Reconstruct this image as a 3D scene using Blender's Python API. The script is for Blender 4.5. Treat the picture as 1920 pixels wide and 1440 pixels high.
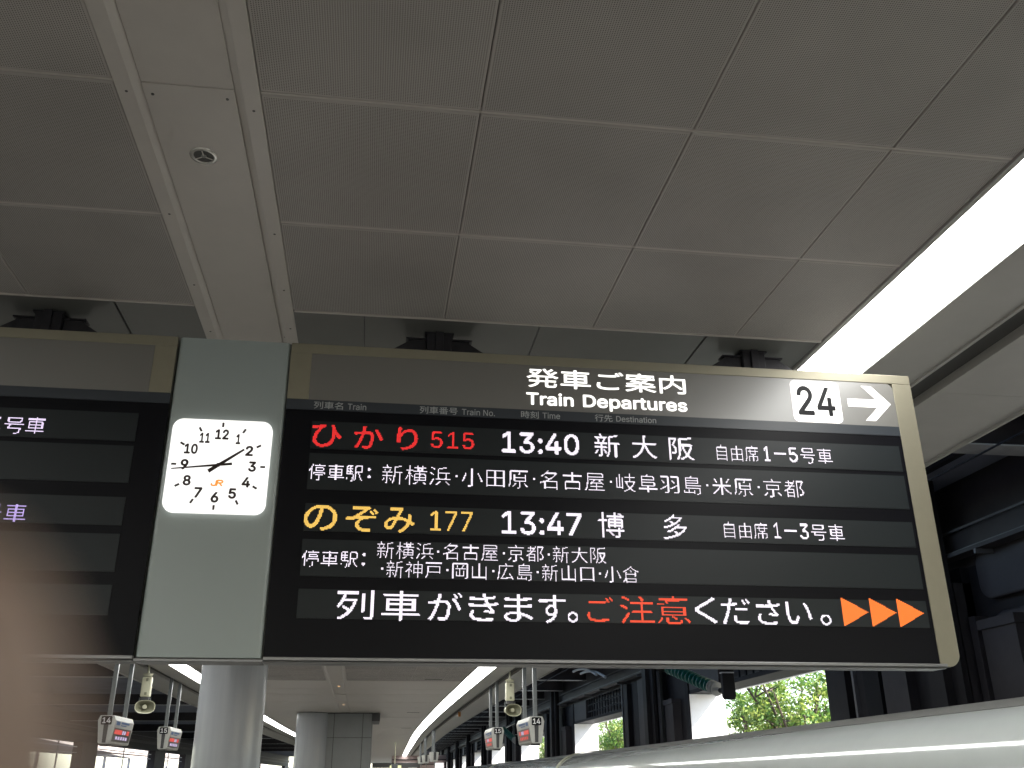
import bpy, math, random
import numpy as np
from mathutils import Vector, Matrix
from mathutils.geometry import interpolate_bezier, delaunay_2d_cdt

random.seed(7)
scene = bpy.context.scene
for o in list(bpy.data.objects):
    bpy.data.objects.remove(o, do_unlink=True)
COL = scene.collection
rad = math.radians

# ---------------------------------------------------------------- camera
YAW, PITCH, ROLL = 0.14579, 0.39384, -0.00624
fw = Vector((math.sin(YAW) * math.cos(PITCH), math.cos(YAW) * math.cos(PITCH), math.sin(PITCH)))
rt = Vector((math.cos(YAW), -math.sin(YAW), 0.0))
up = rt.cross(fw)
cr, sr = math.cos(ROLL), math.sin(ROLL)
rt, up = cr * rt + sr * up, -sr * rt + cr * up
CAMLOC = Vector((0, 0, 1.65))
cam = bpy.data.cameras.new('camera')
cam.sensor_width = 36.0
cam.lens = 36.0 * 1757.8 / 1920.0
cam.clip_start = 0.002
cam.clip_end = 3000
cam.dof.use_dof = True
cam.dof.focus_distance = 7.0
cam.dof.aperture_fstop = cam.lens / 1.9           # a phone lens: 1.9 mm wide opening
camo = bpy.data.objects.new('camera', cam)
camo.matrix_world = Matrix(((rt.x, up.x, -fw.x, CAMLOC.x), (rt.y, up.y, -fw.y, CAMLOC.y),
                            (rt.z, up.z, -fw.z, CAMLOC.z), (0, 0, 0, 1)))
COL.objects.link(camo)
scene.camera = camo

# ---------------------------------------------------------------- world, sun, exposure
SUN = Vector((0.60, -0.42, 0.66)).normalized()
world = bpy.data.worlds.new('World')
scene.world = world
world.use_nodes = True
wn = world.node_tree
bg = wn.nodes['Background']
sky = wn.nodes.new('ShaderNodeTexSky')
sky.sky_type = 'NISHITA'
sky.sun_disc = False
sky.sun_elevation = math.asin(SUN.z)
sky.sun_rotation = math.atan2(SUN.x, SUN.y)
sky.air_density = 1.0
sky.dust_density = 1.0
wn.links.new(sky.outputs[0], bg.inputs[0])
bg.inputs[1].default_value = 0.15
sl = bpy.data.lights.new('sun', 'SUN')
sl.energy = 5.0
sl.angle = rad(0.5)
sl.color = (1.0, 0.95, 0.87)
so = bpy.data.objects.new('sun', sl)
so.rotation_euler = (-SUN).to_track_quat('-Z', 'Y').to_euler()
so.location = (30, -20, 40)
COL.objects.link(so)
scene.view_settings.view_transform = 'Standard'
scene.view_settings.look = 'None'
scene.view_settings.gamma = 1.0
scene.view_settings.use_curve_mapping = False
scene.view_settings.exposure = 2.1
EXPO = 2 ** 2.1
scene.cycles.max_bounces = 8
scene.cycles.diffuse_bounces = 5
scene.cycles.glossy_bounces = 4
scene.cycles.sample_clamp_indirect = 6.0

# ---------------------------------------------------------------- materials
MATS = {}


def mat(name, col, rough=0.5, metal=0.0, spec=0.5, var=0.0, vscale=6.0, bump=0.0, bscale=60.0,
        rvar=0.0, coat=0.0, coat_rough=0.1, stretch=None, trans=0.0):
    m = bpy.data.materials.new(name)
    m.use_nodes = True
    nt = m.node_tree
    b = nt.nodes['Principled BSDF']
    b.inputs['Base Color'].default_value = (*col, 1)
    b.inputs['Roughness'].default_value = rough
    b.inputs['Metallic'].default_value = metal
    b.inputs['Specular IOR Level'].default_value = spec
    b.inputs['Coat Weight'].default_value = coat
    b.inputs['Coat Roughness'].default_value = coat_rough
    tc = nt.nodes.new('ShaderNodeTexCoord')
    src = tc.outputs['Object']
    if stretch:
        mp = nt.nodes.new('ShaderNodeMapping')
        mp.inputs['Scale'].default_value = stretch
        nt.links.new(src, mp.inputs['Vector'])
        src = mp.outputs[0]
    if var > 0 or rvar > 0:
        n = nt.nodes.new('ShaderNodeTexNoise')
        n.inputs['Scale'].default_value = vscale
        n.inputs['Detail'].default_value = 6
        n.inputs['Roughness'].default_value = 0.65
        nt.links.new(src, n.inputs['Vector'])
        if var > 0:
            r = nt.nodes.new('ShaderNodeMapRange')
            r.inputs['From Min'].default_value = 0.3
            r.inputs['From Max'].default_value = 0.7
            r.inputs['To Min'].default_value = 1 - var
            r.inputs['To Max'].default_value = 1 + var
            nt.links.new(n.outputs['Fac'], r.inputs['Value'])
            mx = nt.nodes.new('ShaderNodeVectorMath')
            mx.operation = 'SCALE'
            mx.inputs[0].default_value = col
            nt.links.new(r.outputs[0], mx.inputs['Scale'])
            nt.links.new(mx.outputs[0], b.inputs['Base Color'])
        if rvar > 0:
            r2 = nt.nodes.new('ShaderNodeMapRange')
            r2.inputs['From Min'].default_value = 0.3
            r2.inputs['From Max'].default_value = 0.7
            r2.inputs['To Min'].default_value = max(0.02, rough - rvar)
            r2.inputs['To Max'].default_value = rough + rvar
            nt.links.new(n.outputs['Fac'], r2.inputs['Value'])
            nt.links.new(r2.outputs[0], b.inputs['Roughness'])
    if bump > 0:
        n2 = nt.nodes.new('ShaderNodeTexNoise')
        n2.inputs['Scale'].default_value = bscale
        n2.inputs['Detail'].default_value = 4
        nt.links.new(src, n2.inputs['Vector'])
        bp = nt.nodes.new('ShaderNodeBump')
        bp.inputs['Strength'].default_value = bump
        bp.inputs['Distance'].default_value = 0.01
        nt.links.new(n2.outputs['Fac'], bp.inputs['Height'])
        nt.links.new(bp.outputs[0], b.inputs['Normal'])
    MATS[name] = m
    return m


def emit(name, col, strength):
    m = bpy.data.materials.new(name)
    m.use_nodes = True
    nt = m.node_tree
    b = nt.nodes['Principled BSDF']
    b.inputs['Base Color'].default_value = (*[min(0.8, c * 0.6) for c in col], 1)
    b.inputs['Roughness'].default_value = 0.4
    b.inputs['Emission Color'].default_value = (*col, 1)
    b.inputs['Emission Strength'].default_value = strength
    MATS[name] = m
    return m


def srgb(r, g, b):
    f = lambda c: (c / 255 / 12.92) if c / 255 <= 0.04045 else ((c / 255 + 0.055) / 1.055) ** 2.4
    return (f(r), f(g), f(b))


CEILC = (0.60, 0.56, 0.515)
M_ceil_smooth = mat('painted steel ceiling', CEILC, 0.42, spec=0.4, var=0.04, vscale=2.5, rvar=0.08)
M_band = mat('dark grey band panel', (0.145, 0.145, 0.135), 0.30, spec=0.4, var=0.06, vscale=2)
M_soffit = mat('painted soffit', (0.45, 0.435, 0.41), 0.5, spec=0.35, var=0.05, vscale=1.8)
M_dark_gap = mat('dark void', (0.07, 0.068, 0.065), 0.8)
M_refl = mat('downlight reflector', (0.045, 0.043, 0.035), 0.3, metal=0.0, var=0.5, vscale=40)
M_alu2 = mat('pale satin ring', (0.62, 0.60, 0.55), 0.22, metal=0.5)
M_screw = mat('dull screw', (0.12, 0.115, 0.11), 0.4, metal=0.6)
M_bracket = mat('dark steel bracket', (0.022, 0.02, 0.026), 0.5, var=0.25, vscale=20)
M_champagne = mat('champagne anodised frame', (0.29, 0.268, 0.20), 0.42, metal=0.45, var=0.03, vscale=10)
M_header = mat('grey beige header face', (0.125, 0.118, 0.103), 0.48, spec=1.0, var=0.02, vscale=4, coat=1.0, coat_rough=0.26)
M_header.node_tree.nodes['Principled BSDF'].inputs['IOR'].default_value = 1.6
M_titleband = mat('slate blue title band', (0.035, 0.042, 0.052), 0.35, spec=0.5)
M_black = mat('black display surround', (0.0045, 0.0045, 0.007), 0.36, spec=0.14)
M_alu = mat('brushed aluminium', (0.27, 0.27, 0.275), 0.38, metal=0.8, var=0.06, vscale=8, stretch=(0.4, 20, 20))
M_sidegrey = mat('sign case grey', (0.25, 0.25, 0.24), 0.5, var=0.05)
M_print = mat('grey print', (0.42, 0.44, 0.44), 0.5)
M_numeral = mat('clock black brown', (0.028, 0.014, 0.012), 0.5)
M_orange = mat('orange logo print', (0.85, 0.30, 0.02), 0.5)
M_column = mat('grey painted column', (0.37, 0.385, 0.40), 0.27, spec=0.5, var=0.05, vscale=2.0, stretch=(3.0, 3.0, 0.12), bump=0.03, bscale=3)
M_pillar = mat('grey metal cladding', (0.24, 0.25, 0.25), 0.4, spec=0.5, var=0.05, vscale=2)
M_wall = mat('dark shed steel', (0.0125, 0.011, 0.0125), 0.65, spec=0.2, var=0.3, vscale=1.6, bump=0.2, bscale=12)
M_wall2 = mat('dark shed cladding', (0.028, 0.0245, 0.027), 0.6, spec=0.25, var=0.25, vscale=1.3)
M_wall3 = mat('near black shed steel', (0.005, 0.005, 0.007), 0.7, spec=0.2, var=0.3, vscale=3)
M_roof = mat('dark navy roof', (0.14, 0.15, 0.20), 0.85, var=0.2, vscale=0.7)
M_beam = mat('grey roof beam', (0.30, 0.30, 0.31), 0.5, var=0.2, vscale=3)
M_beam2 = mat('dull grey conduit', (0.06, 0.058, 0.064), 0.5, var=0.2, vscale=5)
M_jamb = mat('white concrete jamb', (0.74, 0.73, 0.74), 0.8, var=0.04, vscale=5)
M_train = mat('white train paint', (0.53, 0.56, 0.55), 0.10, spec=0.5, var=0.03, vscale=1.5, bump=0.10, bscale=0.9, coat=0.4, coat_rough=0.06)
M_trainroof = mat('grey train roof', (0.20, 0.20, 0.19), 0.4, var=0.03, vscale=1.2)  # plain grey, faintly mottled, for the profile above the body split
M_rubber = mat('pale gangway hood', (0.42, 0.42, 0.30), 0.6, var=0.2, vscale=12)
M_blue = mat('train blue stripe', (0.01, 0.04, 0.20), 0.2)
M_window = mat('dark window glass', (0.01, 0.012, 0.014), 0.05)
M_green = mat('green insulator', (0.0, 0.06, 0.048), 0.3)
M_white_cer = mat('pale insulator disc', (0.25, 0.25, 0.24), 0.3)
M_pole = mat('galvanised hanger', (0.17, 0.185, 0.19), 0.35, metal=0.5, var=0.08)
M_monbody = mat('light grey monitor case', (0.48, 0.48, 0.45), 0.45, var=0.04)
M_mondark = mat('dark grey plate', (0.06, 0.06, 0.062), 0.45)
M_monscreen = mat('monitor screen', (0.035, 0.025, 0.022), 0.3)
M_cream = mat('cream speaker enamel', (0.55, 0.54, 0.40), 0.35, var=0.06, vscale=10)
M_creamin = mat('speaker throat', (0.22, 0.22, 0.15), 0.5)
M_bluep = mat('blue sign print', (0.05, 0.13, 0.32), 0.4)
M_wht = mat('white sign print', (0.7, 0.7, 0.7), 0.5)
M_skin = mat('skin', (0.25, 0.168, 0.118), 0.55, spec=0.35, var=0.08, vscale=90, bump=0.15, bscale=900)
M_nail = mat('fingernail', (0.55, 0.38, 0.32), 0.3)
M_concrete = mat('platform paving', (0.25, 0.235, 0.215), 0.55, var=0.08, vscale=1.5)
M_track = mat('track bed', (0.10, 0.09, 0.08), 0.9, var=0.3, vscale=3, bump=0.6, bscale=20)
M_ground = mat('ground', (0.16, 0.16, 0.13), 0.9, var=0.3, vscale=0.2)
M_bldg = mat('pale tiled building', (0.50, 0.45, 0.43), 0.8, var=0.05, vscale=0.6)
M_pink = mat('pinkish concrete', (0.34, 0.26, 0.25), 0.8, var=0.12, vscale=0.6)
M_bark = mat('bark', (0.085, 0.065, 0.05), 0.9, var=0.3, vscale=9, bump=0.5, bscale=15)
M_amber = mat('amber marker', (0.45, 0.17, 0.02), 0.4)

E_strip = emit('fluorescent diffuser', (1.0, 1.0, 0.97), 2.771)
E_head = emit('backlit white lettering', (1.0, 0.99, 0.94), 0.409)
E_clock = emit('backlit clock dial', (1.0, 0.985, 0.955), 0.277)
E_down = emit('lit downlight', (1.0, 0.62, 0.30), 0.594)
E_w = emit('white LED', (0.94, 0.86, 1.0), 0.330)
E_r = emit('red LED', (1.0, 0.035, 0.035), 0.218)
E_y = emit('yellow LED', (1.0, 0.62, 0.13), 0.264)
E_o = emit('orange LED', (1.0, 0.085, 0.028), 0.238)
E_t = emit('amber LED', (1.0, 0.20, 0.03), 0.303)
E_pale = emit('pale violet LED', (0.85, 0.72, 1.0), 0.32)
E_violet = emit('violet LED', (0.62, 0.47, 1.0), 0.28)
E_w_dim = emit('dim white LED', (0.75, 0.62, 0.95), 0.132)
E_r_dim = emit('dim red LED', (1.0, 0.09, 0.07), 0.106)


def perforated(name, col):
    """ceiling tile: plain border, fine grid of drilled holes inside (UV in metres, UV2 = 0..1)"""
    m = mat(name, col, 0.55, spec=0.3)
    nt = m.node_tree
    b = nt.nodes['Principled BSDF']
    tc = nt.nodes.new('ShaderNodeTexCoord')
    sep = nt.nodes.new('ShaderNodeSeparateXYZ')
    nt.links.new(tc.outputs['Object'], sep.inputs[0])
    g = nt.nodes.new('ShaderNodeSeparateXYZ')
    nt.links.new(tc.outputs['Generated'], g.inputs[0])

    def M(op, a, bb=None, c=None):
        n = nt.nodes.new('ShaderNodeMath')
        n.operation = op
        for i, v in enumerate((a, bb, c)):
            if v is None:
                continue
            if isinstance(v, (int, float)):
                n.inputs[i].default_value = v
            else:
                nt.links.new(v, n.inputs[i])
        return n.outputs[0]
    P = 0.0115
    fx = M('SUBTRACT', M('FRACT', M('DIVIDE', sep.outputs[0], P)), 0.5)
    fy = M('SUBTRACT', M('FRACT', M('DIVIDE', sep.outputs[1], P)), 0.5)
    d = M('SQRT', M('ADD', M('MULTIPLY', fx, fx), M('MULTIPLY', fy, fy)))
    hole = M('LESS_THAN', d, 0.27)
    ex = M('MINIMUM', g.outputs[0], M('SUBTRACT', 1.0, g.outputs[0]))
    ey = M('MINIMUM', g.outputs[1], M('SUBTRACT', 1.0, g.outputs[1]))
    inside = M('GREATER_THAN', M('MINIMUM', ex, ey), 0.014)
    mask = M('MULTIPLY', hole, inside)
    n = nt.nodes.new('ShaderNodeTexNoise')
    n.inputs['Scale'].default_value = 1.3
    n.inputs['Detail'].default_value = 5
    geo = nt.nodes.new('ShaderNodeNewGeometry')
    nt.links.new(geo.outputs['Position'], n.inputs['Vector'])
    r = nt.nodes.new('ShaderNodeMapRange')
    r.inputs['From Min'].default_value = 0.3
    r.inputs['From Max'].default_value = 0.7
    r.inputs['To Min'].default_value = 0.89
    r.inputs['To Max'].default_value = 1.06
    nt.links.new(n.outputs['Fac'], r.inputs['Value'])
    sc = nt.nodes.new('ShaderNodeVectorMath')
    sc.operation = 'SCALE'
    sc.inputs[0].default_value = col
    oi = nt.nodes.new('ShaderNodeObjectInfo')
    rr = nt.nodes.new('ShaderNodeMapRange')
    rr.inputs['To Min'].default_value = 0.945
    rr.inputs['To Max'].default_value = 1.045
    nt.links.new(oi.outputs['Random'], rr.inputs['Value'])
    nt.links.new(M('MULTIPLY', r.outputs[0], rr.outputs[0]), sc.inputs['Scale'])
    mx = nt.nodes.new('ShaderNodeMix')
    mx.data_type = 'RGBA'
    nt.links.new(mask, mx.inputs[0])
    nt.links.new(sc.outputs[0], mx.inputs[6])
    mx.inputs[7].default_value = (0.13, 0.125, 0.115, 1)
    nt.links.new(mx.outputs[2], b.inputs['Base Color'])
    bp = nt.nodes.new('ShaderNodeBump')
    bp.inputs['Distance'].default_value = 0.002
    bp.inputs['Strength'].default_value = 0.35
    nt.links.new(M('SUBTRACT', 1.0, mask), bp.inputs['Height'])
    nt.links.new(bp.outputs[0], b.inputs['Normal'])
    return m


M_tile = perforated('perforated ceiling tile', (0.475, 0.442, 0.412))


def led_module(name, col):
    """unlit LED panel: faint matrix of dots"""
    m = mat(name, col, 0.42, spec=0.28, coat=0.12, coat_rough=0.32)
    nt = m.node_tree
    b = nt.nodes['Principled BSDF']
    tc = nt.nodes.new('ShaderNodeTexCoord')
    mp = nt.nodes.new('ShaderNodeMapping')
    mp.inputs['Scale'].default_value = (1 / 0.0069,) * 3
    nt.links.new(tc.outputs['Object'], mp.inputs[0])
    v = nt.nodes.new('ShaderNodeVectorMath')
    v.operation = 'FRACTION'
    nt.links.new(mp.outputs[0], v.inputs[0])
    s = nt.nodes.new('ShaderNodeSeparateXYZ')
    nt.links.new(v.outputs[0], s.inputs[0])
    a = nt.nodes.new('ShaderNodeMath')
    a.operation = 'MULTIPLY'
    nt.links.new(s.outputs[0], a.inputs[0])
    nt.links.new(s.outputs[2], a.inputs[1])
    r = nt.nodes.new('ShaderNodeMapRange')
    r.inputs['From Max'].default_value = 0.6
    r.inputs['To Min'].default_value = 0.75
    r.inputs['To Max'].default_value = 1.35
    nt.links.new(a.outputs[0], r.inputs['Value'])
    sc = nt.nodes.new('ShaderNodeVectorMath')
    sc.operation = 'SCALE'
    sc.inputs[0].default_value = col
    nt.links.new(r.outputs[0], sc.inputs['Scale'])
    nt.links.new(sc.outputs[0], b.inputs['Base Color'])
    return m


M_module = led_module('unlit LED module', (0.012, 0.0165, 0.019))


def frosted():
    m = mat('frosted grey glass panel', (0.33, 0.375, 0.365), 0.36, spec=0.5, var=0.015, vscale=2, coat=0.3, coat_rough=0.25)
    return m


M_frost = frosted()

# ---------------------------------------------------------------- mesh helpers


class MB:
    def __init__(s):
        s.v, s.f = [], []

    def box(s, x0, x1, y0, y1, z0, z1):
        n = len(s.v)
        s.v += [(x0, y0, z0), (x1, y0, z0), (x1, y1, z0), (x0, y1, z0), (x0, y0, z1), (x1, y0, z1), (x1, y1, z1), (x0, y1, z1)]
        s.f += [tuple(n + i for i in q) for q in ((0, 3, 2, 1), (4, 5, 6, 7), (0, 1, 5, 4), (1, 2, 6, 5), (2, 3, 7, 6), (3, 0, 4, 7))]
        return s

    def prism(s, pts, axis, a, b):
        """closed polygon pts (2-D) extruded along axis from a to b"""
        n = len(s.v)
        k = len(pts)
        for t in (a, b):
            for p in pts:
                s.v.append({'y': (p[0], t, p[1]), 'x': (t, p[0], p[1]), 'z': (p[0], p[1], t)}[axis])
        s.f.append(tuple(range(n, n + k)))
        s.f.append(tuple(range(n + 2 * k - 1, n + k - 1, -1)))
        for i in range(k):
            j = (i + 1) % k
            s.f.append((n + i, n + k + i, n + k + j, n + j))
        return s

    def tube(s, path, r, seg=10, cap=True):
        P = [Vector(p) for p in path]
        R = r if isinstance(r, (list, tuple)) else [r] * len(P)
        n0 = len(s.v)
        ref = None
        for i, p in enumerate(P):
            d = (P[min(i + 1, len(P) - 1)] - P[max(i - 1, 0)]).normalized()
            if ref is None:
                ref = Vector((0, 0, 1)) if abs(d.z) < 0.9 else Vector((1, 0, 0))
            a = d.cross(ref).normalized()
            b = a.cross(d).normalized()
            ref = b
            for k in range(seg):
                t = 2 * math.pi * k / seg
                s.v.append(tuple(p + (a * math.cos(t) + b * math.sin(t)) * R[i]))
        for i in range(len(P) - 1):
            for k in range(seg):
                k2 = (k + 1) % seg
                a0 = n0 + i * seg
                s.f.append((a0 + k, a0 + seg + k, a0 + seg + k2, a0 + k2))
        if cap:
            s.f.append(tuple(range(n0, n0 + seg)))
            s.f.append(tuple(range(n0 + len(P) * seg - 1, n0 + (len(P) - 1) * seg - 1, -1)))
        return s

    def lathe(s, prof, seg=28):
        """profile [(radius, z)] turned about the z axis"""
        n0 = len(s.v)
        for r, z in prof:
            for k in range(seg):
                t = 2 * math.pi * k / seg
                s.v.append((r * math.cos(t), r * math.sin(t), z))
        for i in range(len(prof) - 1):
            for k in range(seg):
                k2 = (k + 1) % seg
                a0 = n0 + i * seg
                s.f.append((a0 + k, a0 + k2, a0 + seg + k2, a0 + seg + k))
        return s

    def warp(s, fn):
        s.v = [fn(*p) for p in s.v]
        return s

    def mesh(s, name):
        me = bpy.data.meshes.new(name)
        me.from_pydata(s.v, [], s.f)
        me.update()
        return me

    def build(s, name, m, parent=None, smooth=False, bevel=0.0, **k):
        return link(name, s.mesh(name), m, parent, smooth, bevel, **k)


def link(name, me, m, parent=None, smooth=False, bevel=0.0, label=None, cat=None, group=None, kind=None, loc=None, angle=40):
    o = bpy.data.objects.new(name, me)
    if m is not None and not me.materials:
        me.materials.append(m)
    COL.objects.link(o)
    if parent is not None:
        o.parent = parent
    if loc is not None:
        o.location = loc
    if smooth:
        me.polygons.foreach_set('use_smooth', [True] * len(me.polygons))
        if angle:
            try:
                me.set_sharp_from_angle(angle=rad(angle))
            except Exception:
                pass
    if bevel > 0:
        bm = o.modifiers.new('bevel', 'BEVEL')
        bm.width = bevel
        bm.segments = 2
        bm.limit_method = 'ANGLE'
        bm.angle_limit = rad(40)
    tag(o, label, cat, group, kind)
    return o


def tag(o, label=None, cat=None, group=None, kind=None):
    if label:
        o['label'] = label
    if cat:
        o['category'] = cat
    if group:
        o['group'] = group
    if kind:
        o['kind'] = kind
    return o


def empty(name, loc, label, cat, group=None):
    o = bpy.data.objects.new(name, None)
    o.location = loc
    o.empty_display_size = 0.2
    COL.objects.link(o)
    return tag(o, label, cat, group)


KIDS = {}


def copy_tree(o, parent=None):
    c = o.copy()
    COL.objects.link(c)
    if parent is not None:
        c.parent = parent
    for ch in [q for q in list(bpy.data.objects) if q.parent == o]:
        copy_tree(ch, c)
    return c


def rrect(x0, x1, z0, z1, r, seg=6, corners='abcd'):
    """rounded rectangle outline, counter-clockwise; a=bottom left b=bottom right c=top right d=top left"""
    out = []
    for key, cx, cz, a0 in (('a', x0 + r, z0 + r, 180), ('b', x1 - r, z0 + r, 270), ('c', x1 - r, z1 - r, 0), ('d', x0 + r, z1 - r, 90)):
        if key in corners:
            for i in range(seg + 1):
                t = rad(a0 + 90 * i / seg)
                out.append((cx + r * math.cos(t), cz + r * math.sin(t)))
        else:
            out.append((x0 if key in 'ad' else x1, z0 if key in 'ab' else z1))
    return out


# the platform bends gently to the right far off and falls slightly
_ky = [-200, 10, 18, 30, 50, 72, 85, 100, 125, 155, 185, 230]
_kx = [0.0, 0.0, -0.02, -0.12, -0.20, -0.05, 0.20, 0.60, 1.2, 2.0, 3.0, 4.8]
_cy = np.linspace(-200, 240, 441)
_cx = np.interp(_cy, _ky, _kx)
_cx = np.convolve(np.pad(_cx, 10, mode='edge'), np.ones(21) / 21, mode='valid')


def wp(x, y, z):
    return (x + float(np.interp(y, _cy, _cx)), y, z - 0.0045 * max(0.0, y - 20))


def wbox(mb, x0, x1, y0, y1, z0, z1, step=6.0):
    """box that follows the bend, cut along Y"""
    k = max(1, int(math.ceil((y1 - y0) / step)))
    ys = [y0 + (y1 - y0) * i / k for i in range(k + 1)]
    n = len(mb.v)
    for y in ys:
        for p in ((x0, z0), (x1, z0), (x1, z1), (x0, z1)):
            mb.v.append(wp(p[0], y, p[1]))
    for i in range(k):
        for j in range(4):
            a, b = n + 4 * i + j, n + 4 * i + (j + 1) % 4
            mb.f.append((a, a + 4, b + 4, b))
    mb.f.append((n, n + 1, n + 2, n + 3))
    e = n + 4 * k
    mb.f.append((e + 3, e + 2, e + 1, e))
    return mb


# ---------------------------------------------------------------- lettering
_G = {}
try:                                                    # Blender's own interface typeface, a plain grotesque
    LATIN = bpy.data.fonts.load(bpy.utils.system_resource('DATAFILES', path='fonts') + '/Inter.woff2')
except Exception:
    LATIN = None


def outline_fill(cu):
    """triangulate letter outlines, overlapping contours merged (non-zero winding)"""
    loops = []
    for sp in cu.splines:
        pts = []
        bz = sp.bezier_points
        if len(bz):
            for a, b in zip(bz, list(bz[1:]) + [bz[0]]):
                if a.handle_right_type == 'VECTOR' and b.handle_left_type == 'VECTOR':
                    seg = [a.co]
                else:
                    seg = interpolate_bezier(a.co, a.handle_right, b.handle_left, b.co, 7)[:-1]
                pts += [(p.x, p.y) for p in seg]
        else:
            pts = [(p.co.x, p.co.y) for p in sp.points]
        out = []
        for p in pts:
            if not out or math.hypot(p[0] - out[-1][0], p[1] - out[-1][1]) > 1e-4:
                out.append(p)
        if len(out) > 2:
            loops.append(out)
    vs, es = [], []
    for l in loops:
        n = len(vs)
        vs += [Vector(p) for p in l]
        es += [(n + i, n + (i + 1) % len(l)) for i in range(len(l))]
    ov, oe, of, *_ = delaunay_2d_cdt(vs, es, [], 0, 1e-6)
    tris = []
    for f in of:
        cx_ = sum(ov[i].x for i in f) / len(f)
        cy_ = sum(ov[i].y for i in f) / len(f)
        wn_ = 0
        for l in loops:
            for (x0, y0), (x1, y1) in zip(l, l[1:] + l[:1]):
                if (y0 <= cy_) != (y1 <= cy_):
                    if x0 + (cy_ - y0) / (y1 - y0) * (x1 - x0) > cx_:
                        wn_ += 1 if y1 > y0 else -1
        if wn_ != 0:
            tris.append(tuple(f))
    return np.array([(p.x, p.y) for p in ov]), np.array(tris)


def glyphs(body, offset=0.0):
    key = (body, offset)
    if key in _G:
        return _G[key]
    cu = bpy.data.curves.new('lettering', 'FONT')
    cu.body = body
    if LATIN is not None and all(ord(ch) < 128 for ch in body):
        cu.font = LATIN
    latin = LATIN is not None and all(ord(ch) < 128 for ch in body)
    cu.offset = 0.0 if latin else offset
    cu.resolution_u = 5
    cu.fill_mode = 'FRONT'
    o = bpy.data.objects.new('lettering', cu)
    COL.objects.link(o)
    bpy.context.view_layer.update()
    if latin:
        v, t = outline_fill(o.to_curve(bpy.context.evaluated_depsgraph_get()))
        o.to_curve_clear()
    else:
        me = o.to_mesh()
        me.calc_loop_triangles()
        v = np.array([p.co[:2] for p in me.vertices]).reshape(-1, 2)
        t = np.array([l.vertices[:] for l in me.loop_triangles]).reshape(-1, 3)
        o.to_mesh_clear()
    bpy.data.objects.remove(o)
    bpy.data.curves.remove(cu)
    if latin and offset > 0.001:                        # heavier weight: copies shifted by a hair
        n = len(v)
        sh = [(0, 0), (1, 0), (-1, 0), (0, 1), (0, -1), (.7, .7), (-.7, .7), (.7, -.7), (-.7, -.7)]
        t = np.concatenate([t + n * i for i in range(len(sh))])
        v = np.concatenate([v + np.array(q) * offset for q in sh])
    _G[key] = (v, t)
    return v, t


def print_text(name, body, x0, x1, z0, z1, y, m, parent, offset=0.0, label=None, depth=0.0015):
    """flat lettering fitted to a box on a plane y = const facing -Y"""
    v, t = glyphs(body, offset)
    lo, hi = v.min(0), v.max(0)
    X = x0 + (v[:, 0] - lo[0]) / (hi[0] - lo[0]) * (x1 - x0)
    Z = z0 + (v[:, 1] - lo[1]) / (hi[1] - lo[1]) * (z1 - z0)
    layers = 9 if (LATIN is not None and offset > 0.001 and all(ord(ch) < 128 for ch in body)) else 1
    per = len(v) // layers
    vs = [(float(a), y - depth + 0.00012 * (i // per), float(b)) for i, (a, b) in enumerate(zip(X, Z))]
    me = bpy.data.meshes.new(name)
    me.from_pydata(vs, [], [tuple(int(k) for k in q) for q in t])
    return link(name, me, m, parent, label=label)


def cover(v, t, x0, z0, nx, nz, px, pz, ss=4):
    W, H = nx * ss, nz * ss
    g = np.zeros((H, W), bool)
    sx, sz = px / ss, pz / ss
    for a, b, c in v[t]:
        xs, ys = (a[0], b[0], c[0]), (a[1], b[1], c[1])
        i0 = max(0, int((min(xs) - x0) / sx - .5))
        i1 = min(W, int((max(xs) - x0) / sx + 1.5))
        j0 = max(0, int((min(ys) - z0) / sz - .5))
        j1 = min(H, int((max(ys) - z0) / sz + 1.5))
        if i1 <= i0 or j1 <= j0:
            continue
        X, Y = np.meshgrid(x0 + (np.arange(i0, i1) + .5) * sx, z0 + (np.arange(j0, j1) + .5) * sz)

        def e(p, q):
            return (q[0] - p[0]) * (Y - p[1]) - (q[1] - p[1]) * (X - p[0])
        d1, d2, d3 = e(a, b), e(b, c), e(c, a)
        g[j0:j1, i0:i1] |= ((d1 >= 0) & (d2 >= 0) & (d3 >= 0)) | ((d1 <= 0) & (d2 <= 0) & (d3 <= 0))
    return g.reshape(nz, ss, nx, ss).mean((1, 3))


PITCH_LED = 0.0069


def led_mesh(cells, y, name):
    """cells: list of (x, z, w) lower-left corners of lit diodes"""
    vs, fs = [], []
    for c in cells:
        x, z, p = c[:3]
        h = c[3] if len(c) > 3 else p
        n = len(vs)
        a = p * 0.085
        vs += [(x + a, y, z + a), (x + p - a, y, z + a), (x + p - a, y, z + h - a), (x + a, y, z + h - a)]
        fs.append((n, n + 1, n + 2, n + 3))
    me = bpy.data.meshes.new(name)
    me.from_pydata(vs, [], fs)
    return me


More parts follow.
